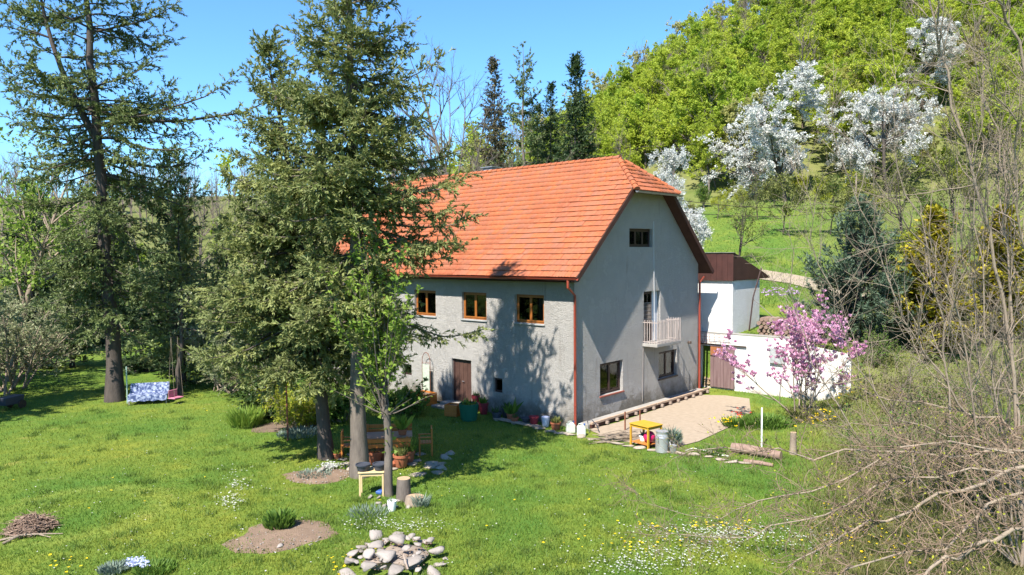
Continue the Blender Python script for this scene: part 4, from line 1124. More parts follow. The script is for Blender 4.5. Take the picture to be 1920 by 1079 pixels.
# ---- young lopped tree with straight shoots in front of the table
r = np.random.default_rng(115); q = at(730, 930)
P0, D = one(); D[0] = (-.06, .03, 1)
tk = grow(P0, D, [2.75], 8, r, (0, 0, 0), .035); tR = radii([.135], [.10], 1, 8)
n = 26; base = tk[0, -1] + r.normal(size=(n, 3)) * .06; base[:, 2] = 2.3 + .45 * r.random(n)
az = r.random(n) * 6.28; sp_ = .12 + .4 * r.random(n) ** 1.5
sh = grow(base, np.stack([np.cos(az) * sp_, np.sin(az) * sp_, np.ones(n)], 1), 3.0 + 2.4 * r.random(n), 8, r, (0, 0, .35), .035); sR = radii(.016 + .014 * r.random(n), np.full(n, .005), n, 8)
low = grow(tk[0, -2:-1].repeat(9, 0), np.stack([np.cos(np.arange(9) * .7 + 1), np.sin(np.arange(9) * .7 + 1), .25 + .3 * r.random(9)], 1), 1.2 + .8 * r.random(9), 6, r, (0, 0, .25), .08); lR = radii(np.full(9, .016), np.full(9, .004), 9, 6)
groups = [(tk, tR, np.array([2.75])), (sh, sR, np.full(n, 4.0)), (low, lR, np.full(9, 1.6))]
p_, d_, ix, t_, _ = kids(sh, 9, .15, 1, .7, r, spread=.2); sB = grow(p_, d_, .35 + .4 * r.random(len(p_)), 3, r, (0, 0, .5), .1); sBR = radii(np.full(len(p_), .005), np.full(len(p_), .002), len(p_), 3)
l1 = leaf_on(r, (sB, sBR, np.full(len(p_), .5)), 10, .15, .09, ang=1.0, t0=.2, jit=.02); l2 = leaf_on(r, groups[1], 26, .14, .085, ang=1.1, t0=.45); l3 = leaf_on(r, groups[2], 5, .12, .07, ang=1.0, t0=.5)
p_, d_, ix, t_, _ = kids(tk, 26, .45, .98, 1.2, r); l4 = leaves(p_ + d_ * .1, d_, .17, .11, r)
V, F = merge(l1[:2], l2[:2], l3[:2], l4); v = np.concatenate([l1[2], l2[2], l3[2], r.random(26)])
make_tree("young_tree", (q[0], q[1], -.03), tubes([(tk, tR), (sh, sR), (low, lR), (sB, sBR)], [9, 4, 4, 3]), (V, F, v), m_bark_grey, m_leaf_spring, "young lopped tree with straight leafy shoots in front of the garden table", "tree")

# ---- pink magnolia
r = np.random.default_rng(117); q = at(1505, 796)
st = 9; P0, D = one(st); P0[:, :2] += r.normal(size=(st, 2)) * .15; D[:, :2] += r.normal(size=(st, 2)) * .42
br = woody(r, P0, D, 3.2 + 1.0 * r.random(st), np.full(st, .035), [dict(n=9, t0=.2, ang=.6, ratio=.45, K=5, bend=(0, 0, .6)), dict(n=4, t0=.3, ang=.6, ratio=.5, K=4, bend=(0, 0, .6))], K0=7, wob0=.09, bend0=(0, 0, .2))
tips = np.concatenate([br[1][0][:, -1], br[2][0][:, -1], br[2][0][:, 2], br[1][0][:, 3]]); tips = tips[tips[:, 2] > .9]
N = 12; C = tips.repeat(N, 0) + r.normal(size=(len(tips) * N, 3)) * .02
az = r.random(len(C)) * 6.28; op = .35 + .7 * r.random(len(C))
D = np.stack([np.cos(az) * op, np.sin(az) * op, .8 + 0 * az], 1)
V, F = leaves(C, D, .10 + .05 * r.random(len(C)), .07, r); v = np.clip(r.random(len(tips)).repeat(N) * .6 + .4 * r.random(len(C)), 0, 1)
make_tree("magnolia", (q[0], q[1], h1(q[0], q[1]) - .03), wood_vf(br, [6, 4, 3]), (V, F, v), m_bark_pale, m_magnolia, "pink flowering magnolia in front of the white retaining wall", "magnolia", crown_name="blossom")

# ---- mixed trees standing beyond the far lawn at the left
lr = np.random.default_rng(201)
lt = [("leafless tree beyond the far lawn at the picture's left edge", 12, 74), ("leafless tree beyond the far lawn behind the short spruce", 120, 84), ("leafless tree beyond the lawn just left of the tall open conifer's trunk", 175, 78), ("leafless tree beyond the lawn between the open conifer and the dark fir", 268, 88), ("leafless tree beyond the bare soil strip right of the dark fir", 372, 92), ("leafless tree in the gap left of the leaning conifer", 430, 86), ("leafless tree behind the leaning conifer's lower boughs", 480, 80)]
for i, (lab, px, d) in enumerate(lt):
    put("bare_tree", b3 if i % 2 else b2, TH(px), d, .75 + .25 * lr.random(), m_bare_twig, None, lab, group="leafless trees beyond the far lawn", rz=i)
for i, (lab, px, d, k) in enumerate([("olive budding tree beyond the far lawn at the left edge", 40, 96, 8), ("green leafing tree beyond the far lawn behind the open conifer", 210, 98, 1), ("olive budding tree beyond the soil strip", 330, 104, 9), ("green leafing tree left of the leaning conifer in the distance", 405, 108, 3), ("olive budding tree far behind the leaning conifer", 520, 100, 8), ("green leafing tree far beyond the lawn, right of the short spruce", 150, 112, 5)]):
    x, y = polar(TH(px), d); o = link("leafing_tree", fm[k]); o.location = (x, y, h1(x, y) - .2); o.rotation_euler = (0, 0, i); o.scale = (.75, .75, .7); tag(o, lab, "tree", "leafing trees beyond the far lawn")

# ------------------------------------------------------------------ yard, beds and everything that stands on the ground
m_gravel = M("sandy_gravel", (.31, .25, .185), (.245, .195, .14), 5, .95, .5, 40)
m_soil = M("dry_soil", (0.222, 0.155, 0.107), (0.155, 0.107, 0.074), 3, 1.0, .8, 25, bdist=.06)
m_soil_d = M("damp_soil", (0.118, 0.081, 0.059), (0.163, 0.118, 0.081), 3, 1.0, .8, 25, bdist=.06)
m_stone = M("pale_stone", (.235, .205, .18), (.165, .145, .125), 6, .95, .9, 14, objrnd=(.30, .265, .235))
m_stone_pink = M("pinkish_block", (0.355, 0.266, 0.222), (0.281, 0.215, 0.185), 3, .9, .4, 16, objrnd=(0.407, 0.333, 0.281))
m_flag = M("flagstone", (0.296, 0.244, 0.192), (0.207, 0.178, 0.148), 3, .9, .5, 14, objrnd=(0.340, 0.296, 0.237))
m_terra = M("terracotta", (0.340, 0.111, 0.052), (0.266, 0.089, 0.044), 6, .8, .2, 30)
m_yellow = M("yellow_paint", (0.488, 0.274, 0.026), (0.407, 0.222, 0.022), 4, .5)
m_wood_or = M("orange_garden_wood", (.46, .16, .03), (.36, .12, .025), 4, .55, stretch=(6, 6, 1))
m_wood_pale = M("pale_raw_wood", (.55, .42, .22), (.45, .33, .17), 5, .7)
m_wood_old = M("weathered_wood", (.24, .18, .14), (.33, .26, .21), 4, .9, .4, 18)
m_log = bark("log_bark", (.17, .11, .085), (.26, .18, .14))
m_cut = M("cut_wood", (0.370, 0.266, 0.163), (0.311, 0.215, 0.126), 9, .85)
m_plastic_w = M("translucent_white_plastic", (0.533, 0.562, 0.459), (0.459, 0.488, 0.407), 4, .45)
m_plastic_g = M("dark_green_plastic", (.012, .10, .06), rough=.45)
m_plastic_b = M("blue_plastic", (.04, .10, .30), rough=.4)
m_black_pl = M("charcoal_plastic", (.045, .05, .065), rough=.5)
m_magenta = M("magenta_rubber", (.50, .012, .10), rough=.45, spec=.5)
m_maroon = M("maroon_plastic", (.22, .025, .035), rough=.5)
m_galv = M("galvanised_steel", (0.370, 0.377, 0.385), (0.459, 0.459, 0.459), 7, .4, metal=.5)
m_paper = M("white_painted_metal", (.78, .78, .77), rough=.5)
m_white_fl = leafmat("white_petal", (0.592, 0.592, 0.577), (0.459, 0.474, 0.407), .3)
m_yel_fl = leafmat("yellow_petal", (.75, .50, .01), (.80, .62, .02), .3)
m_red_fl = leafmat("red_petal", (.55, .03, .015), (.65, .10, .02), .3)
m_blue_fl = leafmat("pale_blue_petal", (.45, .50, .72), (.65, .68, .82), .3)

def G(px, py): q = at(px, py); return float(q[0]), float(q[1])
# ground patches
sheet("gravel_yard", [G(*q) for q in ((1103, 806), (1160, 792), (1250, 762), (1310, 741), (1360, 742), (1405, 748), (1408, 775), (1370, 800), (1310, 828), (1255, 842), (1190, 832), (1140, 822))], .018, m_gravel, bumpy=.01)
sheet("soil_bed", ring(*G(528, 1005), 1.35, .95, rot=-.6), .015, m_soil, bumpy=.05)
sheet("soil_bed", ring(*G(600, 893), 1.25, .7, rot=-.7), .015, m_soil, bumpy=.05)
sheet("soil_bed", ring(*G(535, 800), 1.5, .9, rot=-.6), .015, m_soil_d, bumpy=.05)
sheet("soil_strip", [G(*q) for q in ((235, 682), (380, 655), (470, 650), (470, 690), (380, 690), (240, 700))], .02, m_stone_pink, bumpy=.01)
x_, y_ = polar(TH0 := math.degrees(math.atan((1500 - 960) / FPX)), 58)
sheet("gravel_path", [polar(math.degrees(math.atan((px - 960) / FPX)), d) for px, d in ((1405, 60), (1480, 57), (1560, 53), (1640, 50), (1640, 45), (1560, 48), (1480, 53), (1405, 56))], .06, m_gravel, bumpy=.03)

prng = np.random.default_rng(17)
def stone_obj(name, x, y, rx, ry, rz, mat, parent=None, rot=0, sink=.25, z0=None):
    V, F = blob(prng, rx, ry, rz, sub=2)
    o = link(name, np_mesh(name, V, [F], mat), parent); z = h1(x, y) if z0 is None else z0
    o.location = (x, y, z + rz * (1 - sink * 2)); o.rotation_euler = (prng.normal() * .08, prng.normal() * .08, rot); return o
m_edge = M('edging_stone', (0.266, 0.215, 0.170), (0.192, 0.163, 0.126), 3, .95, .5, 16, objrnd=(0.311, 0.259, 0.207))
# stone edging between lawn and yard
ed = empty("yard_edging", (0, 0, 0), 0, "low edging of flat stones between the lawn and the gravel yard", "edging")
path = [(1010, 806), (1050, 815), (1090, 820), (1135, 830), (1180, 838), (1225, 846), (1275, 852), (1330, 858), (1375, 868), (1420, 872)]
for (a, b) in zip(path, path[1:]):
    for t in (0, .5):
        px, py = a[0] + (b[0] - a[0]) * t, a[1] + (b[1] - a[1]) * t; x, y = G(px, py)
        stone_obj("stone", x, y, .30 + .1 * prng.random(), .13 + .05 * prng.random(), .05 + .03 * prng.random(), m_edge, ed, -.85 + prng.normal() * .15)
# rockery at the front
rk_ = empty("rockery", (0, 0, 0), 0, "rockery of large pale stones at the lower middle of the lawn", "rockery")
c0 = G(742, 1052)
V, F = blob(np.random.default_rng(4), 1.15, 1.0, .32, rough=.1, sub=3)
m_dust = M("pale_dusty_soil", (.29, .235, .19), (.22, .175, .14), 4, 1, .8, 25)
o = link("soil_mound", np_mesh("soil_mound", V, [F], m_dust, smooth=True), rk_); o.location = (c0[0], c0[1], .0)
rkst = [(705, 1008, .34, .2, .22), (742, 1003, .2, .14, .12), (770, 1008, .2, .16, .14), (795, 1018, .16, .12, .1), (806, 1028, .2, .12, .12), (680, 1030, .2, .15, .14), (748, 1036, .3, .24, .24), (815, 1048, .16, .26, .14), (826, 1062, .16, .2, .14), (665, 1048, .22, .15, .14),
        (655, 1062, .2, .16, .13), (705, 1045, .24, .18, .14), (690, 1062, .24, .2, .16), (725, 1066, .34, .26, .24), (775, 1072, .3, .24, .18), (812, 1076, .3, .2, .17), (650, 1078, .3, .2, .15), (690, 1080, .26, .2, .18), (745, 1084, .3, .22, .2), (780, 1022, .12, .1, .08), (725, 1022, .2, .14, .14), (760, 1052, .14, .12, .1), (785, 1058, .12, .1, .08)]
for _ in range(26):
    a_ = prng.random() * 6.28; q_ = prng.random() ** .5; rkst.append((742 + 92 * q_ * math.cos(a_), 1050 + 44 * q_ * math.sin(a_), .08 + .1 * prng.random(), .07 + .07 * prng.random(), .08))
for px, py, a, b, c in rkst:
    x, y = G(px, py); dd = math.hypot((x - c0[0]) / 1.15, (y - c0[1]) / 1.0); zz = .28 * max(0, 1 - dd * dd) ** .5 if dd < 1 else 0
    stone_obj("stone", x, y, a * 1.12, b * 1.08, c * .62, m_stone, rk_, prng.random() * 3, sink=.32, z0=zz)
MB().tube([G(745, 1062) + (.2,), G(757, 1075) + (.42,), G(765, 1085) + (.2,)], .018, 5).build("bent_stick", m_wood_old, rk_)

# pots and small containers
def pot(x, y, z, r, h, mat, label, plant=None, pm=None, ph=.3, cat="flower pot", group=None, name="flower_pot", rim=True):
    e = empty(name, (x, y, z), 0, label, cat, group)
    pr = [(r * .72, 0), (r * .78, .02), (r * .97, h * .8)] + ([(r * 1.08, h * .8), (r * 1.1, h)] if rim else [(r, h)]) + [(r * .95, h), (r * .92, h * .86), (.01, h * .86)]
    MB().lathe(pr, 16).build("vessel", mat, e, smooth=True)
    if plant:
        n = plant; C = np.zeros((n, 3)); C[:, 2] = h * .85; C[:, :2] = prng.normal(size=(n, 2)) * r * .35
        an = prng.random(n) * 6.28; sp = .2 + .8 * prng.random(n); D = np.stack([np.cos(an) * sp, np.sin(an) * sp, np.ones(n)], 1)
        V, F = leaves(C, D, ph * (.5 + .7 * prng.random(n)), ph * .22, prng); PL = link("plant", np_mesh("pot_plant", V, [F], pm, prng.random(n)), e); PL["kind"] = "stuff"
    return e
def crate(x, y, z, sx, sy, sz, rz, mat, label, cat, name):
    e = empty(name, (x, y, z), rz, label, cat)
    for k in range(3):
        z0 = k * sz / 3 + .004; z1 = (k + 1) * sz / 3 - .004
        for (a0, a1, b0, b1) in ((-sx / 2, sx / 2, -sy / 2, -sy / 2 + .025), (-sx / 2, sx / 2, sy / 2 - .025, sy / 2), (-sx / 2, -sx / 2 + .025, -sy / 2 + .027, sy / 2 - .027), (sx / 2 - .025, sx / 2, -sy / 2 + .027, sy / 2 - .027)):
            MB().box(a0, a1, b0, b1, z0, z1).build("plank", mat, e)
    MB().box(-sx / 2 + .03, sx / 2 - .03, -sy / 2 + .03, sy / 2 - .03, sz * .1, sz * .86).build("earth", m_soil_d, e)
    return e
x, y = G(800, 778); crate(-.75, 8.15, 0, .75, .95, .55, 0, m_wood_or, "orange-brown wooden planter box beside the trellis by the front door", "planter", "planter_box")
crate(-1.55, 5.35, 0, .5, .6, .5, .3, m_wood_or, "orange-brown wooden box standing by the front door steps", "box", "wooden_box")
pot(-1.75, 4.2, 0, .42, .72, m_plastic_g, "large dark green plastic tub by the front wall", 40, m_leaf_bush, .35, "tub", name="garden_tub", rim=False)
pot(-.5, 4.55, 0, .2, .5, m_maroon, "maroon pot against the front wall right of the door", 30, m_leaf_bush, .4, group="pots along the front wall")
pot(-.42, 5.1, 0, .17, .75, m_maroon, "tall red-brown pot directly beside the front door", 24, m_leaf_dark, .3, group="pots along the front wall")
pot(-.95, 3.35, 0, .2, .34, m_black_pl, "black pot between the green tub and the terracotta pots", 20, m_leaf_dark, .3, group="pots along the front wall")
pot(-.4, 3.3, 0, .2, .42, m_black_pl, "dark pot under the little cellar window", 30, m_leaf_dark, .35, group="pots along the front wall")
pot(-.75, 2.75, 0, .17, .32, m_terra, "terracotta pot with a spiky plant by the front wall", 14, m_leaf_bush, .75, group="pots along the front wall")
pot(-.95, 2.35, 0, .16, .26, m_terra, "small terracotta pot next to the spiky plant", 16, m_leaf_dark, .2, group="pots along the front wall")
pot(-.8, 1.85, .12, .2, .16, m_black_pl, "black bowl with a pale rim on the board by the wall", None, name="bowl", cat="bowl")
pot(-.85, 1.4, .12, .19, .3, m_maroon, "maroon bucket on the board by the wall corner", None, name="bucket", cat="bucket")
pot(-.55, 1.05, 0, .17, .4, M("pale_grey_plastic", (.55, .57, .66), rough=.5), "pale grey-blue sack-like bin by the wall corner", None, name="bin", cat="bin", rim=False)
x, y = G(1042, 806); pot(x, y, 0, .2, .3, m_terra, "terracotta pot with a leafy plant at the house corner", 60, m_leaf_olive, .32)
e = empty("plank_bench", (-1.0, 2.3, 0), 0, "low weathered board on blocks along the front wall", "bench")
MB().box(-.14, .14, -1.3, 1.1, .06, .11).build("board", m_wood_old, e)
for yy in (-1.1, 0, .95): MB().box(-.12, .12, yy - .08, yy + .08, -.02, .06).build("block", m_concrete, e)
# door steps
st = empty("door_steps", (0, 0, 0), 0, "worn grey stone steps below the front door", "steps")
MB().box(-.55, -.003, 5.55, 7.3, -.05, .2).build("step", m_concrete, st, bev=.015); MB().box(-1.0, -.553, 5.35, 7.4, -.05, .1).build("step", m_concrete, st, bev=.015)
# trellis arch
tr_ = empty("trellis", (-.25, 8.55, 0), 0, "rusty arched trellis against the wall left of the front door", "trellis")
for yy in (-.28, .28): MB().tube([(0, yy, 0), (0, yy, 1.9)] , .015, 5).build("post", m_rust, tr_)
MB().tube([(0, -.28, 1.9)] + [(0, -.28 * math.cos(a), 1.9 + .42 * math.sin(a)) for a in np.linspace(.2, 2.94, 8)] + [(0, .28, 1.9)], .015, 5).build("arch", m_rust, tr_)
mb = MB()
for k in range(8): mb.bar((0, -.28, .3 + k * .22), (0, .28, .3 + k * .22), .012)
mb.build("rungs", m_rust, tr_)
MB().box(-.02, -.005, -.24, .24, .25, 1.75).build("green_panel", M("faded_green_netting", (.30, .36, .27), (.42, .46, .38), 9, .9), tr_)

# timber walk edging along the gable: boards over stub joists
wk = empty("timber_edging", (0, 0, 0), 0, "weathered timber board on stub joists along the foot of the gable", "edging")
MB().box(.3, 5.2, -.64, -.54, .17, .25).build("board", M("sun_bleached_board", (.42, .31, .22), (.30, .21, .15), 4, .85, .3, 20), wk); MB().box(5.25, 10.2, -.64, -.54, .17, .25).build("board", bpy.data.materials["sun_bleached_board"], wk)
MB().box(.3, 10.2, -.60, -.503, .02, .165).build("board", m_deck, wk)
for k in range(14): MB().box(.5 + k * .72, .6 + k * .72, -.74, -.605, .05, .16).build("joist", m_wood_old, wk)
for i, (px, py, hh) in enumerate(((1172, 808, .75), (1200, 797, .6))):
    x, y = G(px, py); o = MB().bar((0, 0, -.1), (0, 0, hh), .045, .045).build("iron_stake", m_rust, None); o.location = (x, y, .0); tag(o, ["taller rusty stake standing left of the yellow table", "shorter rusty stake behind the yellow table"][i], "stake", "rusty stakes at the yard edge")
# jerrycans at the corner
def jerry(px, py, rz, label):
    x, y = G(px, py); e = empty("jerrycan", (x, y, 0), rz, label, "jerrycan", "jerrycans at the house corner")
    MB().prism([(-.17, 0), (.17, 0), (.17, .30), (.08, .42), (-.17, .36)], 'y', -.11, .11).build("body", m_plastic_w, e, bev=.025)
    MB().tube([(-.12, 0, .36), (-.1, 0, .45), (.02, 0, .46), (.05, 0, .42)], .016, 6).build("handle", m_plastic_w, e); MB().lathe([(.035, .40), (.035, .46)], 8, (.12, 0, 0)).build("cap", m_plastic_b, e)
jerry(1070, 812, -.6, "whitish jerrycan nearest the red downpipe"); jerry(1090, 817, -.9, "pale yellowish-green jerrycan right of the whitish one")
x, y = G(1105, 812); o = MB().tube([(x, y, .02), (x + .02, y + .1, .45), (x + .1, y - .05, .5), (x + .2, y - .2, .3), (x + .25, y - .3, .02)], .02, 6).build("hose", m_black_pl); tag(o, "dark curved hose arching beside the jerrycans", "hose")
# pile of cut sticks by the yellow table
e = empty("stick_pile", (*G(1158, 826), 0), 0, "heap of thin pale sticks left of the yellow table", "stick pile")
for k in range(46):
    a = -.62 + prng.normal() * .16; L = .9 + prng.random() * .9; cx, cy = prng.normal() * .25, prng.normal() * .13; zz = .02 + .3 * prng.random() * math.exp(-(cx * cx + cy * cy) * 4)
    p0 = np.array([cx - math.cos(a) * L / 2, cy - math.sin(a) * L / 2, zz]); p1 = np.array([cx + math.cos(a) * L / 2, cy + math.sin(a) * L / 2, zz + prng.normal() * .08]); pm_ = (p0 + p1) / 2 + prng.normal(size=3) * .05
    p0[2] = max(p0[2], .015); p1[2] = max(p1[2], .015); pm_[2] = max(pm_[2], .02)
    MB().tube([p0, pm_, p1], [.014, .013, .008], 5).build("stick", m_bark_pale, e)

def table(name, x, y, rz, sx, sy, h, mat, label, top_mat=None, shelf=None, leg=.055, planks=0):
    e = empty(name, (x, y, 0), rz, label, "table")
    if planks:
        for k in range(planks):
            y0 = -sy / 2 + k * sy / planks; MB().box(-sx / 2, sx / 2, y0 + .006, y0 + sy / planks - .006, h - .035, h).build("plank", top_mat or mat, e)
    else: MB().box(-sx / 2, sx / 2, -sy / 2, sy / 2, h - .03, h).build("table_top", top_mat or mat, e, bev=.006)
    a, b = sx / 2 - .05, sy / 2 - .05
    for u in (-1, 1):
        for v in (-1, 1): MB().box(u * a - leg / 2, u * a + leg / 2, v * b - leg / 2, v * b + leg / 2, -.01, h - .036).build("leg", mat, e)
        MB().box(-a + leg / 2 + .002, a - leg / 2 - .002, u * b - .012, u * b + .012, h - .12, h - .037).build("apron", mat, e); MB().box(u * a - .012, u * a + .012, -b + leg / 2 + .002, b - leg / 2 - .002, h - .12, h - .037).build("apron", mat, e)
    if shelf: MB().box(-a + leg / 2 + .002, a - leg / 2 - .002, -b, b, shelf, shelf + .025).build("shelf", m_wood_or, e)
    return e
a, b = G(1180, 835), G(1217, 845); x, y = (a[0] + b[0]) / 2 + .28, (a[1] + b[1]) / 2 + .42
yr = math.atan2(b[1] - a[1], b[0] - a[0]); ang_ = yr
nx_, ny_ = -math.sin(yr), math.cos(yr)
x, y = (a[0] + b[0]) / 2 + nx_ * .36, (a[1] + b[1]) / 2 + ny_ * .36
table("yellow_table", x, y, yr, .92, .78, .82, m_yellow, "bright yellow wooden table at the edge of the gravel yard", shelf=.14, leg=.06)
o = MB().lathe([(.001, 0)] + [(.21 * math.sin(t), .21 - .21 * math.cos(t)) for t in np.linspace(.2, 2.95, 10)] + [(.001, .42)], 18).build("ball", m_magenta, None, smooth=True); o.location = (x + .18 * math.cos(yr) - .02, y + .18 * math.sin(yr), .167); tag(o, "dark magenta ball on the lower shelf of the yellow table", "ball")
pot(x - .15 * math.cos(yr), y - .15 * math.sin(yr), .167, .13, .2, m_paper, "white pot with a small plant under the yellow table", 20, m_leaf_grey, .2)
# milk can, small bucket, grey shrub
x, y = G(1241, 848); e = empty("steel_can", (x, y, 0), 0, "tall galvanised steel can right of the yellow table", "can")
MB().lathe([(.2, 0), (.225, .02), (.225, .5), (.23, .52), (.225, .54), (.2, .62), (.19, .68), (.21, .72), (.215, .74), (.19, .74)], 20).build("vessel", m_galv, e, smooth=True)
for s_ in (-1, 1): MB().tube([(s_ * .22, 0, .58), (s_ * .29, 0, .57), (s_ * .29, 0, .45), (s_ * .225, 0, .43)], .012, 5).build("handle", m_galv, e)
x, y = G(1262, 850); e = empty("steel_bucket", (x, y, 0), 0, "small galvanised bucket beside the tall steel can", "bucket")
MB().lathe([(.1, 0), (.105, .01), (.14, .27), (.145, .28), (.135, .28), (.11, .05), (.01, .05)], 16).build("vessel", m_galv, e, smooth=True); MB().tube([(-.14, 0, .26), (-.09, .08, .38), (0, .1, .42), (.09, .08, .38), (.14, 0, .26)], .007, 5).build("handle", m_galv, e)
def clump(name, px, py, n, r, h, ln, wd, mat, label, cat="plant", group=None, kind=None, xy=None, tall=.6):
    x, y = xy if xy else G(px, py); rr = prng.random(n) ** .5 * r * .6; an = prng.random(n) * 6.28
    C = np.stack([x + rr * np.cos(an), y + rr * np.sin(an), h1(x, y) + h * tall * prng.random(n) * (1 - (rr / r) ** 2)], 1)
    a2 = an + prng.normal(size=n) * .6; D = np.stack([np.cos(a2) * .6, np.sin(a2) * .6, .9 + 0 * an], 1)
    V, F = leaves(C, D, ln * (.6 + .7 * prng.random(n)), wd, prng); o = link(name, np_mesh(name, V, [F], mat, prng.random(n))); tag(o, label, cat, group, kind); return o
clump("lavender_bush", 1257, 836, 900, .5, .75, .3, .035, m_leaf_grey, "silvery grey bush behind the tall steel can", "bush")
o = MB().tube([G(1285, 848) + (.05,), G(1300, 846) + (.1,), G(1320, 850) + (.1,), G(1342, 856) + (.06,), G(1365, 858) + (.05,), G(1345, 852) + (.05,), G(1310, 843) + (.05,)], .022, 6).build("hose", m_plastic_w); tag(o, "white hose lying along the stone edging right of the buckets", "hose")
clump("groundcover", 1335, 850, 500, .9, .2, .13, .05, m_leaf_bush, "low green ground cover between the white hose and the log", "plant", kind="stuff")
# logs
a, b = G(1373, 848), G(1464, 864); e = empty("log", (a[0], a[1], 0), 0, "long grey-brown log lying at the lawn's edge below the magnolia", "log")
v = (b[0] - a[0], b[1] - a[1]); MB().tube([(0, 0, .17), (v[0] * .3, v[1] * .3 + .03, .19), (v[0] * .7, v[1] * .7, .18), (v[0], v[1], .16)], [.16, .17, .155, .15], 12).build("bark", m_log, e, smooth=True)
MB().lathe([(.14, 0), (.14, .005)], 12).build("cut_end", m_cut, e, rot=(0, math.pi / 2, math.atan2(v[1], v[0])), loc=(v[0] * 1.001, v[1] * 1.001, .16))
a, b = G(1395, 868), G(1450, 876); o = MB().tube([(a[0], a[1], .06), ((a[0] + b[0]) / 2, (a[1] + b[1]) / 2, .07), (b[0], b[1], .05)], [.07, .075, .06], 9).build("branch", m_log, None, smooth=True); tag(o, "thinner branch lying in front of the long log", "branch")
def stump(px, py, r, h, label, mat=None, name="tree_stump"):
    x, y = G(px, py); e = empty(name, (x, y, h1(x, y)), 0, label, "stump")
    MB().tube([(0, 0, -.05), (0, 0, h * .5), (.01, 0, h)], [r * 1.15, r, r * .95], 14).build("bark", mat or m_log, e, smooth=True); MB().lathe([(r * .93, 0), (r * .93, .006)], 14, (.01, 0, h)).build("cut_face", m_cut, e)
stump(1487, 852, .11, .75, "pale upright post-like stump right of the long log", m_bark_pale)
stump(757, 938, .2, .62, "grey upright log section right of the young tree", m_bark_grey)
stump(778, 945, .27, .2, "low broad cut stump beside the grey log section", m_bark_pale)
o = MB().tube([(0, 0, -.05), (0, 0, 1.4)], .03, 7).build("white_pole", m_paper); o.location = (*G(1428, 838), 0); tag(o, "thin white pole standing in the flower bed under the magnolia", "pole")

# flower bed under the magnolia
def blooms(name, pts, mat, label, sz=.07, h=.3, kind="stuff", stem=True, cat="flowers"):
    n = len(pts); C = np.array([[x, y, h1(x, y) + h * (.7 + .5 * prng.random())] for x, y in pts]); k = 5
    Cc = C.repeat(k, 0); an = prng.random(n * k) * 6.28; D = np.stack([np.cos(an), np.sin(an), .35 + .5 * prng.random(n * k)], 1)
    V, F = leaves(Cc, D, sz * (.7 + .5 * prng.random(n * k)), sz * .7, prng); o = link(name, np_mesh(name, V, [F], mat, prng.random(n * k))); tag(o, label, cat, None, kind); return o
def spread(px, py, sx, sy, n): return [G(px + prng.normal() * sx, py + prng.normal() * sy) for _ in range(n)]
clump("tulip_leaves", 1385, 800, 500, 1.0, .25, .28, .05, m_leaf_bush, "green leaves of the tulips along the yard's edge", "plant", kind="stuff")
blooms("yellow_tulips", spread(1362, 802, 14, 5, 26), m_yel_fl, "yellow tulips at the edge of the gravel yard")
blooms("red_tulips", spread(1385, 788, 10, 4, 14), m_red_fl, "red tulips behind the yellow ones at the yard's edge")
clump("border_plants", 1440, 800, 1500, 1.7, .45, .22, .05, m_leaf_bush, "mixed green border plants under the magnolia", "plant", kind="stuff")
clump("border_plants", 1530, 800, 1500, 1.8, .45, .2, .045, m_leaf_olive, "olive border plants right of the magnolia", "plant", kind="stuff")
blooms("daffodils", spread(1535, 812, 22, 6, 34), m_yel_fl, "yellow daffodils in the border right of the magnolia")
blooms("daffodils", spread(1590, 772, 20, 8, 16), m_yel_fl, "yellow daffodils beside the pink stone steps")
# pink stone steps at the right end of the white wall
ps = empty("stone_steps", (0, 0, 0), 0, "low stepped wall of pinkish blocks right of the magnolia", "wall")
for r_ in range(4):
    for k in range(5 - (r_ % 2)):
        y0 = -7.1 - k * .52 - (r_ % 2) * .26
        MB().box(11.55 + r_ * .28 + prng.normal() * .02, 12.1 + r_ * .28, y0 - .5, y0 - .01, r_ * .3 + .25, r_ * .3 + .54).build("block", m_stone_pink, ps, bev=.02)
# firewood in the doorway and log stack on the terrace
fwd = empty("firewood_heap", (11.55, .05, .06), 0, "small heap of pale split firewood in the store-room doorway", "firewood")
for k in range(16): o = MB().prism([(0, 0), (.13, .01), (.06, .12)], 'x', -.2, .2).build("billet", m_cut if k % 2 else m_bark_pale, fwd, loc=(.05 + .02 * prng.normal(), -.2 + .13 * (k % 4) + .02 * prng.normal(), .12 * (k // 4)), rot=(0, 0, prng.normal() * .25))
lst = empty("log_stack", (13.2, -3.4, h1(13.2, -3.4)), 0, "dark stack of firewood logs on the terrace above the white wall", "log stack")
for k in range(60): MB().tube([(-.5, 0, 0), (.5, 0, 0)], .085 + .03 * prng.random(), 7).build("log", m_log if k % 3 else m_bark_pale, lst, loc=(prng.normal() * .06, -1.4 + (k % 12) * .24 + .12 * ((k // 12) % 2), .1 + (k // 12) * .19))
# terrace plants
blooms("lilac_flowers", [polar(math.degrees(math.atan((px - 960) / FPX)), 47 + prng.random() * 3) for px in np.linspace(1430, 1500, 60)], leafmat("lilac_petal", (.45, .28, .48), (.55, .4, .6), .3), "low lilac flowers along the path behind the shed", .12, .2)

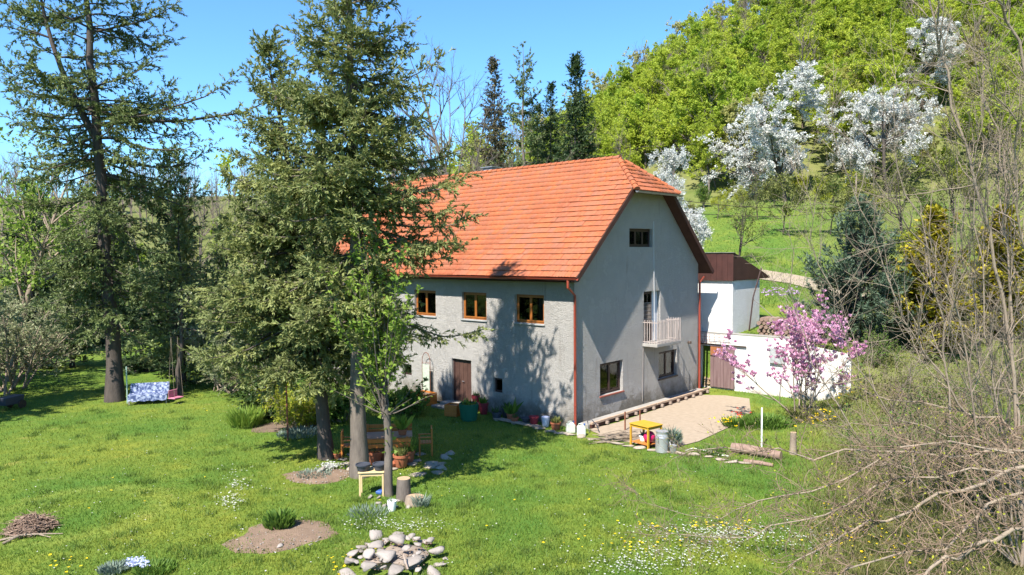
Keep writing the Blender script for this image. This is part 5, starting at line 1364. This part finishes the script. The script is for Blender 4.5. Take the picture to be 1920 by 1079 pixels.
# garden table and benches beside the tall conifer
tx, ty = G(728, 862)
fl = empty("flagstone_patch", (0, 0, 0), 0, "patch of irregular flagstones under the garden table", "paving")
for k in range(30):
    px, py = 655 + 33 * (k % 6) + 12 * prng.normal(), 852 + 9 * (k // 6) + 2 * prng.normal(); x, y = G(px, py)
    stone_obj("flagstone", x, y, .36, .26, .05, m_flag, fl, prng.random() * 3, sink=.3)
table("garden_table", tx + .25, ty + .35, -.7, 1.7, .85, .76, m_wood_or, "orange-brown slatted garden table between the conifer and the young tree", planks=7, top_mat=M("worn_table_board", (.36, .22, .15), (.27, .16, .11), 4, .6), leg=.09)
def garden_bench(x, y, rz, L, label):
    e = empty("garden_bench", (x, y, 0), rz, label, "bench", "benches round the garden table")
    for k in range(3): MB().box(-L / 2, L / 2, -.2 + k * .14, -.2 + k * .14 + .125, .42, .455).build("slat", m_wood_or, e)
    for k in range(2): MB().box(-L / 2, L / 2, .25, .285, .58 + k * .16, .70 + k * .16).build("back_board", m_wood_or, e)
    for s_ in (-1, 1):
        MB().box(s_ * (L / 2 - .12) - .04, s_ * (L / 2 - .12) + .04, -.2, -.12, 0, .418).build("leg", m_wood_or, e); MB().box(s_ * (L / 2 - .12) - .04, s_ * (L / 2 - .12) + .04, .16, .248, 0, .9).build("leg", m_wood_or, e)
    return e
ux, uy = math.cos(-.7), math.sin(-.7); vx, vy = -uy, ux
garden_bench(tx + .25 + vx * .85, ty + .35 + vy * .85, -.7, 1.7, "orange-brown bench behind the garden table, towards the house")
garden_bench(tx + .25 - vx * .8, ty + .35 - vy * .8, -.7 + math.pi, 1.6, "orange-brown bench on the lawn side of the garden table")
def garden_chair(x, y, rz, label):
    e = empty("garden_chair", (x, y, 0), rz, label, "chair", "chairs round the garden table")
    for k in range(4): MB().box(-.23, .23, -.22 + k * .115, -.22 + k * .115 + .1, .42, .45).build("slat", m_wood_or, e)
    for s_ in (-1, 1):
        for (y0, hh) in ((-.2, .64), (.22, .95)): MB().box(s_ * .24 - .025, s_ * .24 + .025, y0 - .025, y0 + .025, 0, hh).build("leg", m_wood_or, e)
        MB().box(s_ * .24 - .035, s_ * .24 + .035, -.25, .19, .645, .67).build("armrest", m_wood_or, e)
    for k in range(3): MB().box(-.212, .212, .205, .235, .55 + k * .14, .66 + k * .14).build("back_board", m_wood_or, e)
garden_chair(tx + .25 + ux * 1.3, ty + .35 + uy * 1.3, -.7 - math.pi / 2, "orange-brown wooden chair at the table's end nearest the log section")
garden_chair(tx + .25 - ux * 1.3, ty + .35 - uy * 1.3, -.7 + math.pi / 2, "orange-brown wooden chair at the table's end beside the conifer trunk")
pot(tx + .55, ty - .1, .76, .16, .2, m_terra, "terracotta pot with a leafy seedling on the garden table", 60, m_leaf_spring, .6)
x, y = G(702, 872); pot(x, y, .05, .27, .42, m_terra, "largest terracotta pot with a ribbed rim in front of the garden table", 20, m_leaf_olive, .2)
x, y = G(712, 878); pot(x + .3, y - .25, .05, .24, .14, m_terra, "shallow terracotta saucer pot in front of the garden table", None)
x, y = G(752, 878); pot(x, y, .05, .24, .4, m_terra, "terracotta pot overflowing with dry stems beside the young tree", 70, m_leaf_olive, .35)
x, y = G(722, 868); pot(x, y, .05, .19, .32, m_terra, "terracotta pot half hidden behind the young tree's trunk", 30, m_leaf_bush, .25)
x, y = G(766, 868); pot(x, y, .05, .21, .36, m_terra, "terracotta pot with green shoots at the table's right end", 50, m_leaf_spring, .5)
x, y = G(633, 861); pot(x, y, 0, .13, .2, m_terra, "small terracotta pot at the foot of the leaning conifer", 24, m_leaf_spring, .2)
x, y = G(735, 958); pot(x, y, 0, .13, .28, m_paper, "white cylindrical pot on the lawn in front of the young tree", 14, m_leaf_grey, .12, rim=False)
sx_, sy_ = G(698, 928); table("plant_stand", sx_, sy_, -.75, .75, .45, .72, m_wood_pale, "small raw-wood table with two dark pots beside the young tree", leg=.05)
pot(sx_ - .2, sy_ + .15, .72, .2, .2, m_black_pl, "dark pot on the left of the small raw-wood table", None, group="pots on the raw-wood table"); pot(sx_ + .16, sy_ - .16, .72, .19, .2, m_black_pl, "dark pot on the right of the small raw-wood table", None, group="pots on the raw-wood table")
x, y = G(715, 925); o = MB().prism([(-.16, 0), (.16, 0), (.18, .1), (-.18, .1)], 'y', -.1, .1).build("tray", m_plastic_b, None, bev=.02); o.location = (x, y, .0); o.rotation_euler = (0, 0, .4); tag(o, "blue plastic tray under the small raw-wood table", "tray")
ts = empty("trunk_stones", (0, 0, 0), 0, "stones round the foot of the young tree", "stones")
for k in range(14):
    x, y = G(690 + 95 * prng.random(), 930 + 22 * prng.random()); stone_obj("stone", x, y, .09 + .07 * prng.random(), .08 + .05 * prng.random(), .06, m_stone, ts, prng.random() * 3)

# swing bench with a patterned cover, toddler swing and clothes pole on the left lawn
m, n, l, p = new_mat("blue_white_cloth")
vo = n.new("ShaderNodeTexVoronoi"); vo.inputs["Scale"].default_value = 5.5; tc = n.new("ShaderNodeTexCoord"); l.new(tc.outputs["Object"], vo.inputs["Vector"])
f = ramp(n, l, vo.outputs["Distance"], .28, .36); f2 = ramp(n, l, noise(n, l, 9, 3, .6, 'obj'), .45, .6)
c = mix_col(n, l, f, (0.30, 0.33, 0.42), (0.03, 0.05, 0.13)); c = mix_col(n, l, f2, c, (0.20, 0.24, 0.34)); l.new(c, p.inputs["Base Color"]); p.inputs["Roughness"].default_value = .9
m_cloth = m
bx, by = G(280, 756); e = empty("swing_bench", (bx, by, 0), math.atan2(RH[1], RH[0]) + .25, "garden bench draped with a blue and white patterned cloth beside the conifer", "bench")
mb = MB(); N = 14; V = []; 
for i in range(N + 1):
    x = -.85 + 1.7 * i / N; s_ = .03 * math.sin(i * 1.9)
    for (yy, zz) in ((-.42, .18 + s_), (-.36, .45), (.12, .5), (.28, .9 + s_), (.34, .92), (.38, .3)): V.append((x, yy + .02 * math.sin(i * 2.3 + zz * 3), zz))
mb.add(V, [(i * 6 + k, (i + 1) * 6 + k, (i + 1) * 6 + k + 1, i * 6 + k + 1) for i in range(N) for k in range(5)]); mb.build("cover", m_cloth, e, smooth=True)
for s_ in (-1, 1):
    MB().bar((s_ * .8, -.3, 0), (s_ * .8, -.3, .42), .05).build("leg", m_iron, e); MB().bar((s_ * .8, .3, 0), (s_ * .8, .3, .85), .05).build("leg", m_iron, e)
MB().box(-.83, .83, -.33, .2, .38, .43).build("seat", m_wood_old, e)
o = MB().tube([(0, 0, -.1), (0, 0, 1.75)], .03, 7).build("post", M("pale_green_paint", (.30, .42, .34), rough=.6)); o.location = (*G(239, 757), 0); tag(o, "pale green post beside the cloth-covered bench", "post")
qx, qy = G(330, 757); e = empty("garden_swing", (qx, qy, .25), .4, "small dusky pink hanging swing seat right of the covered bench", "swing")
MB().box(-.28, .28, -.2, .2, 0, .06).build("seat", M("dusky_pink_plastic", (.42, .14, .20), rough=.6), e, bev=.02); MB().box(-.28, .28, .16, .2, .063, .4).build("backrest", bpy.data.materials["dusky_pink_plastic"], e, bev=.02)
for s_ in (-1, 1):
    for v_ in (-1, 1): MB().tube([(s_ * .27, v_ * .18, .03), (s_ * .2, 0, 2.9)], .008, 4).build("rope", m_bark_pale, e)
px_, py_ = G(540, 826); o = MB().tube([(0, 0, -.1), (-.03, .02, 3.3)], .035, 7).build("clothes_pole", m_rust); o.location = (px_, py_, 0); tag(o, "thin dark iron pole standing among the shrubs on the lawn", "pole")
x, y = G(18, 768); e = empty("garden_cart", (x, y, 0), .5, "dark low garden cart at the lawn's left edge", "cart")
MB().prism([(-.45, .25), (.45, .25), (.55, .6), (-.5, .6)], 'y', -.3, .3).build("tray", m_black_pl, e, bev=.02); MB().tube([(.35, -.34, .2), (.35, .34, .2)], .02, 6).build("axle", m_iron, e)
for s_ in (-1, 1): MB().tube([(.35, s_ * .34 - .03, .2), (.35, s_ * .34 + .03, .2)], .2, 14).build("wheel", m_black, e)
MB().tube([(-.5, 0, .55), (-.85, 0, .75), (-.95, 0, .75)], .018, 6).build("handle", m_iron, e)

# brush pile and loose branches at the lower left
bx, by = G(58, 996); e = empty("brush_pile", (bx, by, 0), 0, "nest-like round pile of brown twigs on the lawn", "twig pile")
r = np.random.default_rng(31); N = 420; an = r.random(N) * 6.28; rr = .5 * r.random(N) ** .5; zz = .42 * (1 - (rr / .55) ** 2).clip(0) * (.3 + .7 * r.random(N))
P0 = np.stack([rr * np.cos(an), rr * np.sin(an), zz + .02], 1); a2 = an + 1.57 + r.normal(size=N) * .5; D = np.stack([np.cos(a2), np.sin(a2), r.normal(size=N) * .12], 1)
TWG = grow(P0 - D * .22, D, .3 + .35 * r.random(N), 4, r, (0, 0, -.1), .2); TWG[:, :, 2] = np.maximum(TWG[:, :, 2], .012)
V, F = tubes([(TWG, radii(.006 + .01 * r.random(N), np.full(N, .004), N, 4))], 4); o = link("twigs", np_mesh("twigs", V, [F], M("brown_twigs", (.16, .10, .07), (.28, .20, .15), 9, .9)), e); o["kind"] = "stuff"
for k, (a, b) in enumerate((((0, 1016), (118, 1003)), ((20, 1000), (95, 1010)), ((5, 1022), (80, 998)))):
    a = G(*a); b = G(*b); o = MB().tube([(a[0], a[1], .03), ((a[0] * 2 + b[0]) / 3 + .05, (a[1] * 2 + b[1]) / 3, .1), ((a[0] + b[0] * 2) / 3, (a[1] + b[1] * 2) / 3 + .06, .06), (b[0], b[1], .03)], [.03, .028, .022, .012], 6).build("fallen_branch", m_bark_pale, None, smooth=True)
    tag(o, ["longest pale bent branch in front of the twig pile", "short pale branch leaning on the twig pile", "pale branch crossing in front of the twig pile"][k], "branch", "branches by the twig pile")
# clods, pebbles and weeds on the beds
for nm, (bx_, by_, rr_), lab in (("pebbles", (*G(528, 1005), 1.2), "small clods and pebbles scattered on the round soil bed"), ("pebbles", (*G(600, 893), 1.0), "small clods and pebbles on the bed by the leaning conifer"), ("pebbles", (*G(742, 1052), .95), "small clods and pebbles on the rockery's soil")):
    vf = []
    for _ in range(160):
        a_ = prng.random() * 6.28; q_ = rr_ * prng.random() ** .5; s_ = .015 + .035 * prng.random() ** 2
        V, F = blob(prng, s_, s_ * .8, s_ * .6, sub=1); zz_ = .05 if nm and rr_ > 1.1 or rr_ == 1.0 else .28 * max(0, 1 - (q_ / 1.15) ** 2) ** .5
        vf.append((V + np.array([bx_ + q_ * math.cos(a_), by_ + q_ * math.sin(a_), zz_]), F))
    V, F = merge(*vf); tag(link(nm, np_mesh(nm, V, [F], m_soil if prng.random() < .4 else m_stone)), lab, "pebbles", kind="stuff")
clump("weeds", 500, 1018, 120, 1.1, .06, .07, .025, m_leaf_bush, "small weeds sprouting on the round soil bed", "weeds", kind="stuff")
# clumps in the beds
clump("peony", 525, 990, 700, .55, .5, .22, .06, m_leaf_bush, "bushy green perennial in the round soil bed", "plant")
o = stone_obj("stone", *G(525, 1028), .12, .09, .07, m_stone); tag(o, "white stone in the round soil bed", "stone")
clump("daylily", 460, 800, 800, .9, .7, .55, .04, m_leaf_spring, "bright green strap-leaved clump left of the iron pole", "plant")
clump("bed_plants", 560, 818, 700, 1.3, .3, .18, .04, m_leaf_grey, "grey-green low plants round the iron pole's foot", "plant", kind="stuff")
clump("bed_plants", 590, 892, 420, .9, .14, .1, .03, m_leaf_grey, "grey-green low plants in the bed before the leaning conifer", "plant", kind="stuff")
blooms("white_cushion_flowers", spread(620, 880, 9, 2.5, 150), m_white_fl, "cushion of white flowers beside a pale rock in the bed", .05, .12)
o = stone_obj("rock", *G(603, 886), .22, .15, .15, m_stone); tag(o, "pale rock beside the white cushion flowers", "rock")
blooms("blue_cushion_flowers", spread(258, 1066, 10, 4, 130), m_blue_fl, "pale blue cushion flowers at the lower edge of the lawn", .05, .14)
clump("groundcover", 290, 1072, 700, .7, .16, .12, .035, m_leaf_bush, "green ground cover round the pale blue flowers", "plant", kind="stuff"); clump("groundcover", 215, 1072, 500, .5, .16, .12, .035, m_leaf_grey, "grey-green ground cover left of the pale blue flowers", "plant", kind="stuff")
clump("iris_clump", 790, 952, 200, .3, .3, .26, .022, m_leaf_grey, "bluish strap leaves beside the low broad stump", "plant")
clump("iris_clump", 690, 966, 260, .9, .15, .16, .022, m_leaf_grey, "bluish strap leaves in the grass left of the white pot", "plant")
# overhead cables from the gable to the hillside
for k, (z0, y0, q) in enumerate(((9.3, -.3, (1600, 362)), (8.7, -.3, (1640, 372)))):
    a = np.array([WG - 3.0, .3, z0 + .2]); b = CAM + (_F + _R * (q[0] - 960) / FPX - _U * (q[1] - 539.5) / FPX) * 88
    pts = [a + (b - a) * t - np.array([0, 0, 2.0 * 4 * t * (1 - t) * .5]) for t in np.linspace(0, 1, 14)]
    o = MB().tube(pts, .016, 4).build("overhead_cable", m_black); tag(o, ["upper black cable from the roof to the hillside", "lower black cable from the roof to the hillside"][k], "cable", "overhead cables")
e = empty("utility_pole", (0, 0, 0), 0, "weathered wooden pole carrying the cables on the slope", "pole")
b = CAM + (_F + _R * (1605 - 960) / FPX - _U * (362 - 539.5) / FPX) * 88; b[2] = h1(b[0], b[1])
e.location = tuple(b); MB().tube([(0, 0, -.3), (0, 0, 4.6)], [.12, .09], 8).build("shaft", m_wood_old, e); MB().bar((-.5, 0, 4.3), (.5, 0, 4.3), .08).build("crossarm", m_wood_old, e)

# ------------------------------------------------------------------ bare tree and tangled branches at the right
def px3(px, py, dep): return CAM + (_F + _R * (px - 960) / FPX - _U * (py - 539.5) / FPX) * dep
def spline(pts, K):
    pts = np.array(pts, float); t = np.linspace(0, 1, len(pts)); u = np.linspace(0, 1, K + 1)
    # Catmull-Rom
    out = []
    for x in u:
        f = x * (len(pts) - 1); i = min(int(f), len(pts) - 2); s = f - i
        p0, p1, p2, p3 = pts[max(i - 1, 0)], pts[i], pts[i + 1], pts[min(i + 2, len(pts) - 1)]
        out.append(.5 * (2 * p1 + (p2 - p0) * s + (2 * p0 - 5 * p1 + 4 * p2 - p3) * s * s + (3 * p1 - p0 - 3 * p2 + p3) * s ** 3))
    return np.array(out)
def twiggy(rng, mains, lv, K=12):
    """mains: list of (points, r0, r1)."""
    P = np.stack([spline(q[0], K) for q in mains]); P[:, 1:] += rng.normal(size=P[:, 1:].shape) * .06; R_ = np.stack([np.linspace(q[1], q[2], K + 1) for q in mains]); L = np.linalg.norm(np.diff(P, axis=1), axis=2).sum(1)
    out = [(P, R_, L)]
    for q in lv:
        P, R_, L_ = out[-1]
        p, d, ix, t, r = kids(P, count(2, q['n'], L_), q.get('t0', .1), 1, q.get('ang', .8), rng, R_, q.get('spread', .3))
        l_ = q['len'] * (.4 + .9 * rng.random(len(p))) * (1.1 - .5 * t); k = q.get('K', 5)
        B = grow(p, d, l_, k, rng, q.get('bend', (0, 0, .4)), q.get('wob', .12)); rr = np.maximum(np.minimum(r * .6, q.get('rmax', .02)), q.get('rmin', .004))
        out.append((B, radii(rr, rr * .35 + .0012, len(B), k), l_))
    return out
r = np.random.default_rng(131)
base = at(1915, 1062)
def st(pts, d0, d1, r0, r1): r0 *= .52; r1 *= .7; return ([px3(x, y, d0 + (d1 - d0) * i / (len(pts) - 1)) for i, (x, y) in enumerate(pts)], r0, r1)
B0 = [(1915, 1062)]
mains = [st([(1915, 1062), (1912, 900), (1900, 700), (1878, 560), (1850, 440), (1809, 272), (1772, 140), (1752, 40), (1744, -40)], 16, 15, .085, .022),
         st([(1922, 1062), (1905, 820), (1893, 560), (1889, 420), (1880, 320), (1846, 180), (1800, 60)], 16, 15.5, .06, .012),
         st([(1925, 1062), (1960, 700), (1950, 300), (1905, 70), (1865, -30)], 16, 14.5, .08, .03),
         st([(1910, 1062), (1850, 830), (1752, 690), (1700, 600), (1640, 455), (1585, 330), (1560, 200)], 16, 15, .05, .008),
         st([(1910, 1062), (1830, 800), (1790, 560), (1700, 420), (1640, 330), (1545, 225)], 16, 14, .045, .007),
         st([(1908, 1062), (1800, 850), (1770, 640), (1740, 470), (1690, 330), (1670, 220), (1675, 130)], 16, 14.5, .045, .007),
         st([(1930, 1062), (1940, 600), (1915, 430), (1900, 250), (1870, 160), (1820, 90)], 16, 13.5, .05, .01),
         st([(1908, 1062), (1760, 930), (1640, 850), (1570, 760), (1520, 650), (1490, 520), (1478, 400)], 16, 15, .04, .006),
         st([(1909, 1062), (1740, 870), (1620, 700), (1560, 560), (1530, 420), (1500, 330)], 16, 14.5, .036, .006),
         st([(1916, 1062), (1870, 760), (1850, 600), (1830, 380), (1835, 250), (1850, 110)], 16, 15, .04, .008)]
for k in range(6):
    x0 = 1780 + 28 * k; mains.append(st([(1905 + 6 * k, 1062), (1890, 900 - 20 * k), (x0 + 25 * r.normal(), 640), (x0 + 30 * r.normal() - 20, 430), (x0 + 35 * r.normal() - 30, 250 - 20 * k)], 17 + r.random() * 3, 16, .035, .007))
br = twiggy(r, mains, [dict(n=3.4, len=1.7, ang=.6, t0=.2, K=6, bend=(0, 0, .6), wob=.13, rmax=.012), dict(n=5.5, len=.6, ang=.75, t0=.2, K=4, bend=(0, 0, .3), wob=.16, rmax=.005, rmin=.003)], K=16)
e = make_tree("bare_tree", (0, 0, 0), wood_vf(br, [8, 4, 3]), None, m_bark_pale, None, "tall bare many-stemmed tree with pale shoots at the right edge", "tree")
mains = [st([(2010, 830), (1900, 845), (1800, 862), (1650, 850), (1500, 855), (1380, 838), (1260, 856)], 14, 15.5, .065, .008),
         st([(2010, 855), (1880, 885), (1780, 930), (1700, 960), (1620, 985), (1550, 1010), (1470, 1060)], 13, 12.5, .075, .014),
         st([(2010, 985), (1880, 1008), (1790, 1042), (1700, 1095)], 11.5, 11, .075, .03),
         st([(1900, 850), (1740, 830), (1600, 890), (1450, 930), (1330, 968), (1180, 925)], 13.5, 13.5, .04, .005),
         st([(1880, 885), (1700, 900), (1560, 960), (1430, 990), (1300, 1010), (1200, 1000)], 13, 12.5, .04, .005),
         st([(2010, 900), (1900, 930), (1800, 990), (1650, 1050), (1560, 1085)], 12, 11.5, .06, .015),
         st([(2010, 870), (1890, 800), (1760, 760), (1640, 740), (1560, 700)], 15, 17, .05, .006),
         st([(2010, 880), (1880, 845), (1730, 800), (1620, 800), (1500, 790)], 15, 16, .045, .005)]
br = twiggy(r, mains, [dict(n=12, len=1.0, ang=.85, t0=.1, K=7, bend=(0, 0, .2), wob=.3, rmax=.012), dict(n=10, len=.38, ang=.9, t0=.08, K=4, bend=(0, 0, .15), wob=.32, rmax=.0055, rmin=.003)], K=14)
bud = leaf_on(r, br[2], .35, .07, .035, per=True) if False else None
sx0 = px3(2010, 860, 13.2); trunk = np.stack([np.array([sx0[0] + .3, sx0[1] - .3, h1(sx0[0], sx0[1]) - .1]), sx0 * .5 + np.array([sx0[0] + .2, sx0[1] - .2, 1.2]) * .5, sx0])[None]
m_limb = bark("lichen_grey_limb", (.30, .235, .165), (.15, .125, .10), 9)
wv = merge(wood_vf(br[:1], 8), tubes([(trunk, np.array([[.16, .13, .1]]))], 9))
m_twig_br = M("brown_fine_twig", (.23, .165, .11), (.13, .09, .065), 5, .9)
FT = make_tree("fruit_tree", (0, 0, 0), wv, None, m_limb, None, "wide tangled leafless fruit tree reaching across the lower right corner", "tree")
V, F = wood_vf(br[1:], [4, 3]); o = link("twig_tangle", np_mesh("twig_tangle", V, [F], m_twig_br), FT); o["kind"] = "stuff"
V, F, v = leaf_on(r, (br[2][0][::3], br[2][1][::3], br[2][2][::3]), 1, .05, .03, t0=.4); o = link("buds", np_mesh("buds", V, [F], m_leaf_yel, v), FT); o["kind"] = "stuff"
# twiggy thicket on the bank, each bush on its own
def twig_bush(seed, Hh, Rr, stems, leaf):
    q = np.random.default_rng(seed); P0, D = one(stems); P0[:, :2] += q.normal(size=(stems, 2)) * Rr * .3; D[:, :2] += q.normal(size=(stems, 2)) * .55
    b = woody(q, P0, D, Hh * (.5 + .6 * q.random(stems)), np.full(stems, .014), [dict(n=8, t0=.1, ang=.7, ratio=.5, K=4, bend=(0, 0, .3), wob=.2), dict(n=5, t0=.1, ang=.8, ratio=.55, K=3, rmin=.004, wob=.2)], K0=6, wob0=.12)
    return wood_vf(b, [4, 3, 3]), leaf_on(q, b[2], leaf, .09, .05, t0=.0, jit=.02)
tb = [twig_bush(140, 2.4, 1.6, 16, 3), twig_bush(141, 1.9, 1.9, 18, 5)]
spots = [(1660, 880), (1890, 640), (1720, 820), (1910, 900), (1680, 800), (1740, 860), (1800, 800), (1850, 870), (1900, 790), (1640, 760), (1760, 740), (1880, 720), (1800, 930), (1870, 960), (1700, 700), (1830, 690)]
tl = ["leafless tan bush on the bank under the bare tree", "sparsely leaved olive bush on the bank under the bare tree"]
for i, (px, py) in enumerate(spots):
    k = i % 2
    q = at(px, py, 0)
    for _ in range(6): q = at(px, py, h1(q[0], q[1]))
    make_tree("thicket_bush", (q[0], q[1], h1(q[0], q[1]) - .03), tb[k][0], tb[k][1], m_bark_pale, m_leaf_olive if i % 3 else m_leaf_bush, tl[k], "bush", ["tan thicket bushes", "olive thicket bushes"][k], rz=i * 1.3, crown_name="foliage", wood_name="stem").scale = (.8 + .5 * r.random(),) * 3

# ------------------------------------------------------------------ grass and small flowers
gr = np.random.default_rng(151)
def inside(poly, x, y):
    poly = np.array(poly); c = np.zeros(len(x), bool); j = len(poly) - 1
    for i in range(len(poly)):
        xi, yi = poly[i]; xj, yj = poly[j]
        c ^= ((yi > y) != (yj > y)) & (x < (xj - xi) * (y - yi) / (yj - yi + 1e-12) + xi); j = i
    return c
yardp = [G(*q) for q in ((1085, 812), (1160, 788), (1250, 755), (1310, 735), (1410, 742), (1412, 775), (1370, 803), (1310, 832), (1255, 848), (1190, 840), (1110, 822))]
beds = [(*G(528, 1005), 1.15), (*G(600, 893), .95), (*G(742, 1052), 1.1), (*G(728, 862), 1.2), (*G(535, 800), 1.0)]
def grass_pts(N, d0, d1, th0, th1, pw=1.0):
    u = gr.random(N); d = d0 * (d1 / d0) ** (u ** pw); th = np.radians(th0 + (th1 - th0) * gr.random(N)); rr = d * np.tan(th)
    x = CAM[0] + FH[0] * d + RH[0] * rr; y = CAM[1] + FH[1] * d + RH[1] * rr
    ok = ~((x > -.1) & (y > -.6) & (y < 17.2) & (x < 11.3)) & ~inside(yardp, x, y)
    for bx_, by_, br_ in beds: ok &= np.hypot(x - bx_, y - by_) > br_ * (.72 + .4 * gr.random(N))
    wl = sstep(19, 27, np.degrees(th)); ok &= (gr.random(N) < wl) if pw == 1.001 else ((gr.random(N) > wl) if pw == 1.0 else True)
    return x[ok], y[ok]
def blades(name, x, y, h, w, mat, label):
    n = len(x); z = H(x, y); an = gr.random(n) * 6.28; ln = gr.normal(size=(n, 2)) * .45; hh = h * (.5 + .8 * gr.random(n))
    V = np.stack([np.stack([x - np.cos(an) * w / 2, y - np.sin(an) * w / 2, z - .005], 1), np.stack([x + np.cos(an) * w / 2, y + np.sin(an) * w / 2, z - .005], 1), np.stack([x + ln[:, 0] * hh, y + ln[:, 1] * hh, z + hh], 1)], 1).reshape(-1, 3)
    o = link(name, np_mesh(name, V, [np.arange(3 * n).reshape(n, 3)], mat, gr.random(n))); tag(o, label, "grass", kind="stuff"); return o
m, n, l, p = new_mat("grass_blade")
w0 = ramp(n, l, noise(n, l, .33, 5, .62), .35, .68); w1 = ramp(n, l, noise(n, l, 1.7, 6, .7), .3, .7)
c = mix_col(n, l, w0, (0.104, 0.194, 0.027), (0.203, 0.257, 0.036)); c = mix_col(n, l, w1, c, (0.077, 0.162, 0.025)); c = mix_col(n, l, attr(n, "var"), c, (0.225, 0.279, 0.045), 'MIX')
c = lawn_variety(n, l, c)
l.new(c, p.inputs["Base Color"]); p.inputs["Roughness"].default_value = .6; p.inputs["Specular IOR Level"].default_value = .2
tr = n.new("ShaderNodeBsdfTranslucent"); l.new(c, tr.inputs[0]); ms = n.new("ShaderNodeMixShader"); ms.inputs[0].default_value = .45; l.new(p.outputs[0], ms.inputs[1]); l.new(tr.outputs[0], ms.inputs[2]); l.new(ms.outputs[0], n["Material Output"].inputs[0])
m_blade = m
x, y = grass_pts(200000, 13.5, 42, -37, 27); blades("grass", x, y, .085, .022, m_blade, "short mown spring grass of the lawn")
x, y = grass_pts(75000, 13.5, 60, 19, 38, 1.001); blades("rough_grass", x, y, .2, .03, leafmat("rough_grass_blade", (.11, .14, .03), (.24, .21, .085), .4), "rough tufted grass on the bank at the right")
x, y = grass_pts(50000, 44, 105, 8, 37, .999); blades("meadow_grass", x, y, .16, .06, leafmat("meadow_grass_blade", (.10, .20, .03), (.20, .26, .05), .4), "meadow grass on the slope behind the shed")
cx_, cy_ = grass_pts(420, 14, 40, -37, 24); tx_ = np.repeat(cx_, 60) + gr.normal(size=len(cx_) * 60) * .13; ty_ = np.repeat(cy_, 60) + gr.normal(size=len(cy_) * 60) * .13
blades("grass_tufts", tx_, ty_, .13, .022, leafmat("tuft_blade", (.06, .12, .022), (.16, .22, .04), .4), "darker tufts of longer grass scattered over the lawn")
def daisies(name, pts, mat, label, sz, h=.06):
    n = len(pts); P_ = np.array(pts); C = np.stack([P_[:, 0], P_[:, 1], H(P_[:, 0], P_[:, 1]) + h * (.7 + .6 * gr.random(n))], 1)
    a = gr.random(n) * 6.28; s_ = sz * (.6 + .7 * gr.random(n)); V = []
    for k in range(4): V.append(C + np.stack([np.cos(a + k * 1.57) * s_, np.sin(a + k * 1.57) * s_, .2 * s_ * gr.normal(size=n)], 1))
    V = np.stack(V, 1).reshape(-1, 3); o = link(name, np_mesh(name, V, [np.arange(4 * n).reshape(n, 4)], mat, gr.random(n))); tag(o, label, "flowers", kind="stuff")
def blobs(c, n):
    out = []
    for px, py, sx, sy, k in c: out += spread(px, py, sx, sy, k)
    return out
daisies("daisies", blobs([(1300, 1030, 75, 22, 330), (1370, 1003, 40, 8, 300), (1230, 1055, 50, 14, 130), (1160, 1062, 35, 10, 110), (1250, 995, 60, 8, 120), (1480, 1010, 60, 20, 160)], 0), m_white_fl, "drift of white daisies in the lawn under the tangled branches", .024)
daisies("daisies", blobs([(430, 940, 14, 9, 110), (445, 915, 12, 6, 50), (440, 890, 20, 8, 30)], 0), m_white_fl, "patch of white daisies in the lawn left of the soil beds", .026)
daisies("daisies", blobs([(760, 985, 45, 8, 150), (700, 985, 30, 10, 60)], 0), m_white_fl, "white daisies between the young tree and the rockery", .022)
xx, yy = grass_pts(700, 14, 34, -34, 18); daisies("daisies", list(zip(xx, yy)), m_white_fl, "white daisies dotted thinly over the whole lawn", .02)
daisies("dandelions", blobs([(1290, 990, 60, 6, 30), (1200, 1020, 50, 15, 30), (1370, 990, 40, 10, 20), (1610, 1000, 40, 25, 70), (1650, 1010, 80, 30, 60), (640, 1050, 25, 12, 20), (125, 1060, 40, 12, 12), (300, 870, 160, 40, 14), (900, 960, 120, 50, 14)], 0), m_yel_fl, "yellow dandelions in the lawn", .035, .09)
